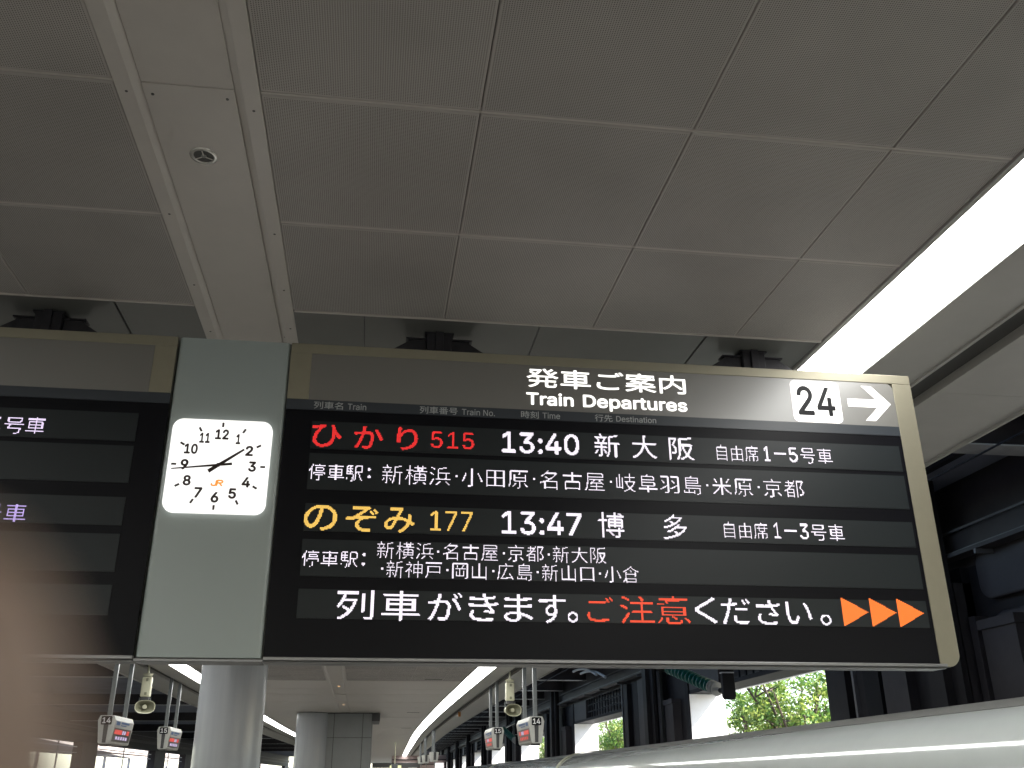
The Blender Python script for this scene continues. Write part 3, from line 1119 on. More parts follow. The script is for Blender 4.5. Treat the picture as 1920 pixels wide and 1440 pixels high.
# ceiling brackets that carry the boards
for x, lab in ((0.40, 'dark stepped ceiling bracket above the middle of the right departure board'),
               (2.94, 'dark stepped ceiling bracket above the number 24 near the light line'),
               (-2.46, 'dark stepped ceiling bracket above the left departure board')):
    e = empty('sign_bracket', (x, 6.62, ZC), lab, 'bracket', 'ceiling brackets holding the departure boards')
    MB().box(-0.095, 0.095, -0.06, 0.09, -0.62, -0.001).build('post', M_bracket, e, bevel=0.006)
    MB().box(-0.030, 0.030, -0.085, -0.06, -0.5, 0.004).build('rib', M_bracket, e, bevel=0.003)
    for s_ in (1, -1):
        pts = [(s_ * 0.097, -0.045), (s_ * 0.235, -0.045), (s_ * 0.235, -0.06), (s_ * 0.40, -0.165), (s_ * 0.40, -0.34), (s_ * 0.097, -0.34)]
        if s_ < 0:
            pts = pts[::-1]
        MB().prism(pts, 'y', -0.02, 0.05).build('gusset', M_bracket, e, bevel=0.004)
        MB().box(min(s_ * .1, s_ * .255), max(s_ * .1, s_ * .255), -0.035, 0.065, -0.045, -0.034).build('flange', M_bracket, e)
    MB().box(-0.11, 0.11, -0.07, 0.1, -0.012, 0.001).build('ceiling_plate', M_bracket, e)

# =====================================================================================
# TRAIN SHED: roof, beams, side walls with openings, columns
# =====================================================================================
roof_r = MB()
wbox(roof_r, 5.88, 11.2, -60, 230, 6.35, 6.5)
wbox(roof_r, mirx(20.8), mirx(5.88), -60, 230, 6.35, 6.5)
wbox(roof_r, -7.75, 5.87, -60, 230, 5.3, 5.4)
roof_r.build('shed_roof', M_roof, kind='structure')


def shed_wall(side):
    f = (lambda x: x) if side == 0 else mirx
    if side == 1:
        f = lambda x: mirx(x + 9.6)
    e = empty('shed_wall', (f(10.4), 20, 0), 'dark steel shed wall with tall openings and grilles beyond the white train' if side == 0 else
              'dark shed wall with low bright openings on the far left', 'wall', 'side walls of the train shed')
    ox, oy, oz = e.location

    def W(name, m, x0, x1, y0, y1, z0, z1, bev=0.0, step=8.0):
        a, c = sorted((f(x0), f(x1)))
        mb = wbox(MB(), a, c, y0, y1, z0, z1, step)
        mb.v = [(x - ox, y - oy, z - oz) for x, y, z in mb.v]
        return mb.build(name, m, e, bevel=bev)
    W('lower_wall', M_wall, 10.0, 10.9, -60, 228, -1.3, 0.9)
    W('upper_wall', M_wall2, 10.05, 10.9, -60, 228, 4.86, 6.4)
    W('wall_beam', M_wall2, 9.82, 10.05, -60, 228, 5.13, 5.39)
    W('wall_pipe', M_beam2, 9.76, 9.80, -60, 228, 5.42, 5.46)
    if side == 0:
        for k in range(-4, 11):
            b0 = 20.2 + 17.3 * k
            b1 = b0 + 9.45          # opening
            nxt = b0 + 17.3
            W('lintel', M_wall3, 10.0, 10.86, b0, b1, 3.95, 4.06)
            W('white_soffit', M_jamb, 10.84, 10.93, b0, b1, 3.93, 4.08)
            W('upper_infill', M_wall2, 10.3, 10.8, b0, b1, 4.06, 4.86)
            if -1 <= k < 6:
                for j in range(13):
                    y = b0 + 0.35 + j * 0.5
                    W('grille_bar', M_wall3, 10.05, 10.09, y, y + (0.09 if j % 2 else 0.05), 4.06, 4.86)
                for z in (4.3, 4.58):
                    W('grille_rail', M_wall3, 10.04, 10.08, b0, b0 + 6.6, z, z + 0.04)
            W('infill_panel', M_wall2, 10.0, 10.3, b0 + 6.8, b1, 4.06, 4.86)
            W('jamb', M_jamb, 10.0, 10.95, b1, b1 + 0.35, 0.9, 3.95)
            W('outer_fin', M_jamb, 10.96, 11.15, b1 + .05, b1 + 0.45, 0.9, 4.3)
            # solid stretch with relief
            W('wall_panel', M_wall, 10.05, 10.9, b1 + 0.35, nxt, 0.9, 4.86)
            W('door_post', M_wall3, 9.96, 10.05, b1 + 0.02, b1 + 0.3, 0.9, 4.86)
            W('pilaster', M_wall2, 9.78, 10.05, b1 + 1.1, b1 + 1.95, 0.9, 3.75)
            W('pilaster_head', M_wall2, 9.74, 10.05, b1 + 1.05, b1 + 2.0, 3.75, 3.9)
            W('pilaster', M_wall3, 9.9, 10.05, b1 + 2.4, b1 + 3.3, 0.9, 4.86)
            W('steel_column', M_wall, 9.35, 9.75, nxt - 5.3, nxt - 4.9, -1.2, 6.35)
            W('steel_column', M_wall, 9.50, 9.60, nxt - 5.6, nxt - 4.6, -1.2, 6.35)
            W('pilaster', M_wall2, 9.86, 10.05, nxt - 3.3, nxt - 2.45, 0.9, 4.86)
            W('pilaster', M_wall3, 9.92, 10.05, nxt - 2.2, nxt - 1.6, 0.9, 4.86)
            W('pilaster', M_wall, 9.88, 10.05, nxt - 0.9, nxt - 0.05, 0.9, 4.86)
            # recessed arched panels
            for y0, y1 in ((b1 + 2.0 + 1.6, b1 + 2.0 + 3.4),) if k != -1 else ():
                W('recess_panel', M_wall2, 9.99, 10.05, y0, y1, 1.2, 4.6)
        # the near bay: two rounded panels in relief seen right of the sign
        for y0, y1, z0, z1 in ((9.1, 14.35, 4.22, 5.06), (9.1, 14.2, 2.2, 4.0)):
            pts = rrect(y0, y1, z0, z1, 0.28, 6)
            mb = MB().prism(pts[::-1], 'x', 9.9 - ox, 10.04 - ox)
            mb.v = [(x, y - oy, z) for x, y, z in mb.v]
            mb.build('relief_panel', M_wall2, e, bevel=0.03)
        W('pilaster', M_wall2, 9.72, 10.05, 14.75, 15.0, 0.9, 4.6)
        W('pilaster', M_wall2, 9.80, 10.05, 14.45, 14.62, 0.9, 4.0)
        for y0, r_, zz in ((15.55, .035, 4.9), (15.72, .025, 4.9), (18.55, .04, 3.9), (31.9, .04, 4.86), (36.6, .035, 4.86)):
            W('conduit', M_beam2, 9.70 - r_, 9.70 + r_, y0 - r_, y0 + r_, 0.9, zz)
        W('cable_tray', M_wall2, 9.62, 9.90, -60, 200, 4.98, 5.04)
        for y0 in np.arange(8, 60, 2.9):
            W('tray_bracket', M_beam2, 9.60, 10.02, y0, y0 + .05, 4.90, 4.975)
        W('conduit', M_beam2, 9.72, 9.76, 9, 120, 5.05, 5.09)
    else:
        prs = [(-60, -50), (-20, -16), (8, 12), (32, 36), (56, 60), (80, 84), (104, 108.6), (119, 122.5), (130, 133), (141, 144), (152, 155), (166, 169), (180, 184), (220, 228)]
        for y0, y1 in prs:
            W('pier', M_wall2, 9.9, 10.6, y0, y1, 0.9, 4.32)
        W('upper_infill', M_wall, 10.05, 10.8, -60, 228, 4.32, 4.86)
        W('opening_rail', M_wht, 10.3, 10.36, -60, 228, 3.95, 4.02)
        W('opening_rail', M_wht, 10.3, 10.34, -60, 228, 3.55, 3.59)
        for y in np.arange(30, 200, 9.1):
            W('opening_post', M_beam, 10.3, 10.36, y, y + .18, 0.9, 4.32)
    return e


shed_wall(0)
shed_wall(1)

# cross beams of the shed roof
y = 10.85
i = 0
while y < 160:
    for side in (0, 1):
        f = (lambda x: x) if side == 0 else mirx
        if side == 1 and i % 3:
            continue
        cx, _, cz = wp(0, y, 0)
        xa, xb = sorted((f(6.03), f(9.8 if side == 0 else 19.4)))
        nm = ['nearest', 'next']
        e = empty('roof_beam', (cx + (xa + xb) / 2, y, cz + 5.6),
                  'grey steel roof beam crossing the dark shed roof %s' % ('right of the train board' if side == 0 else 'on the left side'),
                  'roof beam', 'roof beams on the %s side of the shed' % ('right' if side == 0 else 'left'))
        h = (xb - xa) / 2
        MB().box(-h, h, -0.02, 0.02, 0.02, 0.6).build('web', M_wall2, e)
        MB().box(-h, h, -0.19, 0.19, 0.0, 0.02).build('flange', M_beam, e)
    y += 5.4
    i += 1
# longitudinal purlins
for side in (0, 1):
    f = (lambda x: x) if side == 0 else mirx
    q = MB()
    for x in (7.2, 8.6):
        a, c = sorted((f(x), f(x + .12)))
        wbox(q, a, c, -60, 226, 6.05, 6.3)
    q.build('roof_purlins', M_wall3, label='dark lengthwise purlins under the %s shed roof' % ('right' if side == 0 else 'left'), cat='purlin')


# platform columns
def column(x, y, r, label):
    X, Y, Z = wp(x, y, 0)
    e = empty('column', (X, Y, 0), label, 'column', 'round columns on the platform')
    top = ZC + Z
    MB().tube([(0, 0, 0), (0, 0, top - 0.05), (0, 0, top - 0.02)], [r, r, r - 0.03], 64, cap=False).build('shaft', M_column, e, smooth=True)
    MB().tube([(0, 0, top - 0.03), (0, 0, top + 0.03)], r - 0.06, 48).build('collar', M_dark_gap, e)
    MB().tube([(0, 0, 0), (0, 0, 0.15)], r + .02, 48).build('base', M_alu, e, smooth=True)


column(-3.42, 26.3, 0.835, 'large round grey column directly below the clock panel')
column(-2.70, 52.9, 0.82, 'round grey column farther back beside the square clad pillar')
X, Y, Z = wp(-0.72, 53.6, 0)
e = empty('clad_pillar', (X, Y, 0), 'square grey metal clad pillar beside the farther round column', 'pillar')
xs = [-1.22, -0.86, 0.62, 1.10]
zs_ = [0, 1.6, 3.42, ZC + Z - .03]
for x0, x1 in zip(xs[:-1], xs[1:]):
    for z0, z1 in zip(zs_[:-1], zs_[1:]):
        MB().box(x0 + .015, x1 - .015, -0.9, -0.86, z0 + .012, z1 - .012).build('cladding_panel', M_pillar, e, bevel=0.004)
MB().box(xs[0] + .01, xs[-1] - .01, -0.87, 3.0, 0, ZC + Z).build('core', M_dark_gap, e)
for y0, y1 in ((-.85, .4), (.4, 1.7), (1.7, 3.0)):
    MB().box(xs[-1] - .01, xs[-1] + .03, y0 + .01, y1 - .01, 0, ZC + Z - .5).build('side_panel', M_alu, e, bevel=0.004)
MB().box(xs[-1] - .02, xs[-1] + .4, -.95, 2.6, ZC + Z - .42, ZC + Z - .02).build('canopy', M_mondark, e)

# =====================================================================================
# HANGING MONITORS, SPEAKERS
# =====================================================================================


def monitor(num, side, y0, length, label, simple=False):
    f = (lambda x: x) if side == 0 else mirx
    s_ = 1 if side == 0 else -1
    X, _, Zo = wp(f(4.745), y0, 0)
    e = empty('car_position_monitor', (X, y0, 0), label, 'hanging monitor', 'hanging monitors beyond the departure boards')
    zb, zt = 2.42, 3.12
    zc = ZC + 0.13 + Zo
    if y0 > 30:
        zb, zt = 2.47, 3.18
    for yy_ in (0.22, length - 0.22):
        MB().box(-0.055, 0.055, yy_ - 0.05, yy_ + 0.05, zt - 0.02, zc).build('hanger', M_pole, e, bevel=0.004)
    w, wb = 0.225, 0.15
    prof = [(-wb, zb + .03), (-wb + .03, zb), (wb - .03, zb), (wb, zb + .03), (w, zt - .12), (w - .05, zt), (-w + .05, zt), (-w, zt - .12)]
    MB().prism(prof, 'y', 0, length).build('case', M_monbody, e, bevel=0.012)
    # tapered dark end plate with number
    MB().prism([(-0.045, zb + 0.03), (0.045, zb + 0.03), (0.062, zt - 0.1), (-0.062, zt - 0.1)], 'y', -0.012, -0.002).build('end_plate', M_mondark, e)
    MB().prism(rrect(-0.135, 0.135, zt - 0.23, zt - 0.02, 0.03), 'y', -0.03, -0.0125).build('number_plate', M_black, e)
    print_text('car_number', num, -0.105, 0.105, zt - 0.195, zt - 0.055, -0.030, M_wht, e, 0.02)
    # display side facing the middle of the platform
    dx = -s_

    def side_quad(y0_, y1_, z0_, z1_, off, name, m):
        # case side plane from (w, zt-.12) to (wb, zb+.03)
        def xx(z):
            t = (z - (zb + .03)) / (zt - .12 - zb - .03)
            return dx * (wb + (w - wb) * t + off)
        q = MB()
        q.v = [(xx(z0_), y0_, z0_), (xx(z0_), y1_, z0_), (xx(z1_), y1_, z1_), (xx(z1_), y0_, z1_)]
        q.v += [(p[0] - dx * 0.006, p[1], p[2]) for p in q.v]
        q.f = [(0, 1, 2, 3), (7, 6, 5, 4), (0, 4, 5, 1), (1, 5, 6, 2), (2, 6, 7, 3), (3, 7, 4, 0)]
        return q.build(name, m, e)
    side_quad(0.10, length - .1, zb + .07, zb + .40, 0.004, 'screen', M_monscreen)
    side_quad(0.18, length * .46, zb + .25, zb + .36, 0.008, 'led_text', E_r_dim)
    side_quad(length * .5, length * .56, zb + .26, zb + .35, 0.008, 'led_text', E_w_dim)
    side_quad(length * .60, length * .66, zb + .26, zb + .35, 0.008, 'led_text', E_w_dim)
    side_quad(length * .72, length * .85, zb + .25, zb + .36, 0.008, 'led_text', E_r_dim)
    for k in range(5):
        side_quad(length * (.2 + .13 * k), length * (.28 + .13 * k), zb + .12, zb + .20, 0.008, 'led_text', E_r_dim if side == 0 else E_w_dim)
    side_quad(0.18, 0.55, zb + .47, zb + .56, 0.004, 'sign_print', M_bluep)
    side_quad(0.7, length - .5, zb + .51, zb + .56, 0.004, 'sign_print', M_bluep)
    side_quad(0.7, length - .8, zb + .46, zb + .485, 0.004, 'sign_print', M_bluep)
    MB().box(-wb * .7, wb * .7, 0.05, 0.4, zb - .05, zb - .001).build('foot_box', M_mondark, e)
    return e


monitor('14', 0, 27.4, 2.3, 'hanging monitor numbered 14 over the train side, right of the right hand speaker')
monitor('15', 0, 35.4, 2.3, 'hanging monitor numbered 15 left of the right hand speaker')
monitor('14', 1, 27.2, 2.1, 'hanging monitor numbered 14 on the left beside the blurred finger')
monitor('15', 1, 35.0, 2.1, 'hanging monitor numbered 15 on the left next to the big round column')


def speaker(side, y, label):
    f = (lambda x: x) if side == 0 else mirx
    s_ = 1 if side == 0 else -1
    X, _, Zo = wp(f(4.745), y, 0)
    e = empty('horn_speaker', (X, y, ZC + .13 + Zo), label, 'speaker', 'horn speakers on hanging tubes')
    MB().tube([(0, 0, 0), (0, 0, -0.36)], 0.035, 12).build('stem', M_cream, e, smooth=True)
    MB().tube([(0, 0, -0.3), (0, 0, -0.33), (0, 0, -0.40)], [0.03, 0.16, 0.12], 20).build('cap', M_cream, e, smooth=True)
    MB().box(-0.145, 0.145, -0.10, 0.10, -1.0, -0.42).build('tube_light_box', M_cream, e, bevel=0.03)
    MB().box(-0.02, 0.05, -0.115, -0.1, -0.55, -0.46).build('latch', M_creamin, e)
    MB().box(-0.02, 0.05, -0.115, -0.1, -0.95, -0.87).build('latch', M_creamin, e)
    MB().box(-0.12, 0.12, -0.07, 0.07, -1.10, -1.0).build('yoke', M_mondark, e, bevel=0.01)
    MB().tube([(-.16, 0, -1.02), (-.18, 0, -1.25)], 0.014, 8).build('strut', M_pole, e)
    MB().tube([(.16, 0, -1.02), (.18, 0, -1.25)], 0.014, 8).build('strut', M_pole, e)
    d = Vector((0.35 * -s_ * (1 if side else -1), -1, -0.05)).normalized()
    c = Vector((0, 0, -1.29))
    # flared oval horn pointing down the platform
    a = d.cross(Vector((0, 0, 1))).normalized()
    bb = a.cross(d).normalized()
    q = MB()
    st = [(0.26, .05, .05), (0.20, .12, .10), (0.02, .16, .12), (-0.10, .20, .14), (-0.24, .285, .185), (-0.26, .295, .195), (-0.25, .27, .17), (-0.12, .15, .11), (0.0, .07, .06)]
    N = 28
    for t, rx, rz in st:
        for k in range(N):
            an = 2 * math.pi * k / N
            co, si = math.cos(an), math.sin(an)
            se = lambda v: math.copysign(abs(v) ** 0.8, v)
            q.v.append(tuple(c - d * t * 1.0 + a * rx * se(co) + bb * rz * se(si)))
    for j in range(len(st) - 1):
        for k in range(N):
            k2 = (k + 1) % N
            q.f.append((j * N + k, (j + 1) * N + k, (j + 1) * N + k2, j * N + k2))
    q.f.append(tuple(range(N - 1, -1, -1)))
    q.f.append(tuple(range((len(st) - 1) * N, len(st) * N)))
    me = q.mesh('horn')
    me.materials.append(M_cream)
    me.materials.append(M_creamin)
    for p in me.polygons:
        if p.index >= 6 * N and p.index < 8 * N or p.index == len(me.polygons) - 1:
            p.material_index = 1
    link('horn', me, None, e, smooth=True, angle=60)
    q = MB().tube([tuple(c + d * 0.02), tuple(c + d * 0.19)], [0.05, 0.065], 16)
    q.build('reflex_plug', M_cream, e, smooth=True)
    return e


speaker(0, 32.4, 'cream horn speaker hanging between the right monitors 14 and 15')
speaker(1, 31.4, 'cream horn speaker hanging between the two left monitors')

# farther hanging poles and small displays near the end of the right light line
for i, (x, y, w, zb, lab) in enumerate(((4.75, 70, .16, 2.45, 'far pale hanging display on a pole, nearest to the white slits'),
                                        (4.75, 84, .22, 2.5, 'far hanging display on a thick pole behind the pale one'),
                                        (4.75, 98, .2, 2.6, 'farthest hanging display near the end of the right light line'))):
    X, _, Zo = wp(x, y, 0)
    e = empty('far_display', (X, y, 0), lab, 'hanging monitor', 'far hanging displays')
    MB().box(-.12, .0, -.1, .1, zb + .6, ZC + .1 + Zo).build('hanger', M_pole, e)
    MB().box(-.12, .0, 1.6, 1.8, zb + .6, ZC + .1 + Zo).build('hanger', M_pole, e)
    MB().prism([(-.2, zb), (.2, zb), (.28, zb + .62), (-.28, zb + .62)], 'y', 0, 2.2).build('case', M_monbody, e, bevel=.01)
    MB().box(-.09, .09, -.02, 0, zb + .1, zb + .6).build('end_plate', M_mondark, e)
    MB().box(-.03, .03, -.1, .2, zb - .3, zb).build('rod', M_pole, e)
# thin cream pole with dark lamp beyond the first column, and twin rods
for x, y, z0, lab in ((-5.97, 50.5, 2.95, 'thin cream pole with a dark camera hanging between the two columns'),
                      (-2.4 + 4.6, 96, 2.55, 'thin cream pole with a dark camera hanging near the end of the right light line')):
    X, _, Zo = wp(x, y, 0)
    e = empty('hanging_camera', (X, y, 0), lab, 'camera', 'cameras hanging on cream poles')
    MB().tube([(0, 0, ZC + Zo + .02), (0, 0, z0)], 0.06, 10).build('pole', M_cream, e, smooth=True)
    MB().box(-.30, .30, -.2, .2, z0 - .42, z0).build('housing', M_pole, e, bevel=.03)
    MB().tube([(0, -.42, z0 - .72), (0, .3, z0 - .66)], [.22, .2], 16).build('camera_body', M_mondark, e, smooth=True)
X, _, Zo = wp(-6.85, 62, 0)
e = empty('twin_hanger', (X, 62, 0), 'pair of thin grey hanging rods with a white display left of the farther column', 'hanging monitor')
for yy_ in (0, 2.0):
    MB().box(-.06, .06, yy_ - .06, yy_ + .06, 2.9, ZC + .12 + Zo).build('hanger', M_pole, e)
MB().box(-.25, .25, -.1, 2.1, 2.2, 2.9).build('case', M_wht, e, bevel=.02)
# little amber marker on the right groove
X, Y, Z = wp(4.9, 52.0, ZC - .11)
MB().box(-.07, .07, -.05, .05, -.12, .12).build('amber_marker', M_amber, loc=(X, Y, Z), bevel=.01,
                                               label='small amber marker fixed at the groove of the right soffit', cat='marker')
# fire-exit like yellow sign at the far end
X, Y, Z = wp(2.35, 112, 2.62)
q = MB().box(-.62, .62, -.1, .1, -.5, .35)
q.build('far_sign', emit('far yellow sign', (0.9, 0.95, 0.5), 0.2), loc=(X, Y, Z), label='tiny pale yellow lit sign at the far end of the platform', cat='sign')
X, Y, Z = wp(1.6, 118, 3.05)
MB().box(-1.9, 3.6, -.3, .3, -.28, .28).build('far_sign_board', M_mondark, loc=(X, Y, Z), label='dark crosswise board above the tiny yellow sign at the far end', cat='sign board', bevel=.05)

# =====================================================================================
# OVERHEAD LINE SUPPORTS
# =====================================================================================


def support(loc, label):
    e = empty('overhead_line_support', loc, label, 'line support', 'overhead line supports with green insulators')
    # origin = clamp at the foot of the drop post
    MB().box(-0.17, 0.17, -0.02, 0.02, 0.58, 2.3).build('drop_post', M_wall3, e, bevel=.01)
    MB().prism([(-0.15, 0.02), (-.10, -0.05), (.12, -.05), (0.16, 0.03), (0.14, .55), (-0.15, .55)], 'y', -0.08, 0.08).build('clamp_box', M_wall3, e, bevel=.015)
    MB().box(-0.16, 0.15, -0.09, 0.09, 0.55, 0.575).build('clamp_lid', M_beam, e)
    a, c = Vector((0.0, 0.55, 0.20)), Vector((0.0, 3.2, 0.95))
    c = Vector((-0.45, 3.2, 1.0))
    d = (c - a)
    L = d.length
    d.normalize()
    path, rr = [], []
    n = 12
    for k in range(n):
        for t, r_ in ((0.0, .07), (0.3, .07), (.42, .165), (.58, .165), (.7, .07)):
            path.append(tuple(a + d * (L * (0.16 + .84 * (k + t) / n))))
            rr.append(r_)
    MB().tube(path, rr, 14).build('green_insulator', M_green, e, smooth=True, angle=30)
    path, rr = [], []
    for k in range(3):
        for t, r_ in ((0.0, .05), (.55, .05), (.6, .17), (.75, .17), (.8, .05)):
            path.append(tuple(a + d * (L * (0.02 + .14 * (k + t) / 3))))
            rr.append(r_)
    MB().tube(path, rr, 14).build('pale_discs', M_white_cer, e, smooth=True, angle=40)
    MB().tube([tuple(a), (0, .08, .2)], .06, 10).build('pin', M_wall3, e)
    MB().tube([tuple(c), (1.2, 4.3, 1.75)], .05, 10).build('stay', M_pole, e)
    return e


s0 = support((8.5, 22.55, 3.30), 'green ribbed insulator with black clamp box in front of the nearest bright opening')
s1 = copy_tree(s0)
s1.location = (8.45, 56.0, 3.12)
s1['label'] = 'small distant green insulator behind monitor 15 on the right'
# overhead wires
for x, z, lab in ((6.9, 5.05, 'black contact wire above the train, lower one'), (6.9, 5.5, 'black messenger wire above the train, upper one')):
    q = MB()
    ys = np.arange(-50, 150, 6.0)
    q.tube([wp(x, float(y), z + (0.12 * math.sin(y / 9) if z > 5.2 else 0)) for y in ys], 0.012, 6)
    q.build('overhead_wire', M_wall3, label=lab, cat='wire', group='overhead wires', smooth=True)
for k, lab in ((0, 'upper pale curved feeder tube under the shed beam'), (1, 'lower pale curved feeder tube under the shed beam')):
    pts = []
    for i in range(9):
        t = i / 8
        pts.append((8.5 + .1 * k, 40.5 - 4.2 * t - k * 1.0, 5.62 - .18 * k - 0.62 * t * t + 0.10 * t))
    MB().tube(pts, 0.05, 8).build('feeder_tube', M_beam, label=lab, cat='cable', group='pale feeder tubes', smooth=True)

# =====================================================================================
# TRAIN
# =====================================================================================
prof_pts = [(0.03, -0.9), (0.0, -0.2), (0.0, 0.5), (0.0, 1.2), (0.006, 1.5), (0.022, 1.70), (0.065, 1.83), (0.145, 1.94), (0.25, 2.03), (0.36, 2.10), (0.50, 2.165), (0.68, 2.22),
            (0.90, 2.262), (1.15, 2.29), (1.42, 2.305), (1.69, 2.31)]
prof_full = prof_pts + [(3.38 - x, z) for x, z in prof_pts[:-1][::-1]]


def smooth_profile(pts, n=4):
    out = []
    P = [pts[0]] + pts + [pts[-1]]
    for i in range(1, len(P) - 2):
        p0, p1, p2, p3 = P[i - 1], P[i], P[i + 1], P[i + 2]
        for k in range(n):
            t = k / n
            out.append(tuple(0.5 * (2 * p1[j] + (p2[j] - p0[j]) * t + (2 * p0[j] - 5 * p1[j] + 4 * p2[j] - p3[j]) * t * t + (3 * p1[j] - p0[j] - 3 * p2[j] + p3[j]) * t ** 3) for j in (0, 1)))
    out.append(pts[-1])
    return out


PF = smooth_profile(prof_full)
TH = 0.052


def train_car(x, y, length, th, label, ring=True):
    e = empty('train_car', (x, y, 0), label, 'train', 'cars of the white train')
    e.rotation_euler = (0, 0, -th)
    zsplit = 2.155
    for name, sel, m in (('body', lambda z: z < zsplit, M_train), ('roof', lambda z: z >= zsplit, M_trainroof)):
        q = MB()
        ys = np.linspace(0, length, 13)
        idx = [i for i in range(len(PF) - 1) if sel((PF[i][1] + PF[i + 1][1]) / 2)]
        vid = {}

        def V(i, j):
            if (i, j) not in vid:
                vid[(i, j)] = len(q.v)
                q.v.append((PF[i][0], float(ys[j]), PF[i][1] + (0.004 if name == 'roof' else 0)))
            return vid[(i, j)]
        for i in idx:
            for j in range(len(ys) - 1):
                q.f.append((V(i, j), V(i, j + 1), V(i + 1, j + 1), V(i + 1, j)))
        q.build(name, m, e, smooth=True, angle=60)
    for t in (0.0, length):
        MB().prism([(p[0], p[1]) for p in PF[::3]] + [(3.35, -.9)], 'y', t - 0.002, t + 0.002).build('end_wall', M_mondark, e)
    # roof seam batten and side details
    MB().box(-0.006, 0.001, 0.3, length - .3, 0.38, 0.50).build('blue_stripe', M_blue, e)
    n = 20
    for k in range(n):
        y0 = 2.0 + k * (length - 4) / n
        MB().prism(rrect(y0, y0 + 0.62, 0.66, 1.22, .09, 4), 'x', -0.008, -0.001).build('window', M_window, e)
    if ring:
        q = MB()
        sc = []
        for yy_ in (length - .02, length + .05, length + .16, length + .23):
            k = 1.0 if yy_ in (length - .02, length + .23) else 1.022
            base = len(q.v)
            for p in PF:
                cx_, cz_ = 1.69, 0.9
                q.v.append((cx_ + (p[0] - cx_) * k, yy_, cz_ + (p[1] - cz_) * (k + .012)))
        n_ = len(PF)
        for a_ in range(3):
            for i in range(n_ - 1):
                q.f.append((a_ * n_ + i, (a_ + 1) * n_ + i, (a_ + 1) * n_ + i + 1, a_ * n_ + i + 1))
        q.build('gangway_hood', M_rubber, e, smooth=True, angle=50)
    return e


tx, ty = 4.98, 8.2
c1x, c1y = tx + math.tan(TH) * (33.2 - ty), 33.2
L1 = 31.0
ys0 = 33.2 - L1 * math.cos(TH)
xs0 = c1x - L1 * math.sin(TH)
c_a = train_car(xs0, ys0, L1, TH, 'near white train car with curved roof filling the lower right corner')
L2 = 31.0
train_car(c1x + .02, 33.2 + .25, L2, 0.045, 'next white train car beyond the pale gangway hood')
train_car(c1x + .02 + L2 * math.sin(.045), 33.5 + L2 * math.cos(.045), L2, 0.03, 'third white train car, far off below monitor 15', ring=False)
train_car(xs0 - L1 * math.sin(TH) - .02, ys0 - .25 - L1 * math.cos(TH), L1, TH, 'white train car beside the camera, outside the right edge of view')

# =====================================================================================
# OUTSIDE: trees, buildings
# =====================================================================================


def leaf_material():
    m = bpy.data.materials.new('leaves')
    m.use_nodes = True
    nt = m.node_tree
    b_ = nt.nodes['Principled BSDF']
    at = nt.nodes.new('ShaderNodeAttribute')
    at.attribute_name = 'tint'
    cr_ = nt.nodes.new('ShaderNodeValToRGB')
    cr_.color_ramp.elements[0].color = (0.05, 0.12, 0.02, 1)
    cr_.color_ramp.elements[1].color = (0.34, 0.40, 0.09, 1)
    e = cr_.color_ramp.elements.new(0.5)
    e.color = (0.12, 0.22, 0.04, 1)
    nt.links.new(at.outputs['Fac'], cr_.inputs[0])
    nt.links.new(cr_.outputs[0], b_.inputs['Base Color'])
    b_.inputs['Roughness'].default_value = 0.45
    tr = nt.nodes.new('ShaderNodeBsdfTranslucent')
    nt.links.new(cr_.outputs[0], tr.inputs['Color'])
    mx = nt.nodes.new('ShaderNodeMixShader')
    mx.inputs[0].default_value = 0.42
    out = nt.nodes['Material Output']
    nt.links.new(b_.outputs[0], mx.inputs[1])
    nt.links.new(tr.outputs[0], mx.inputs[2])
    nt.links.new(mx.outputs[0], out.inputs[0])
    return m


M_leaf = leaf_material()


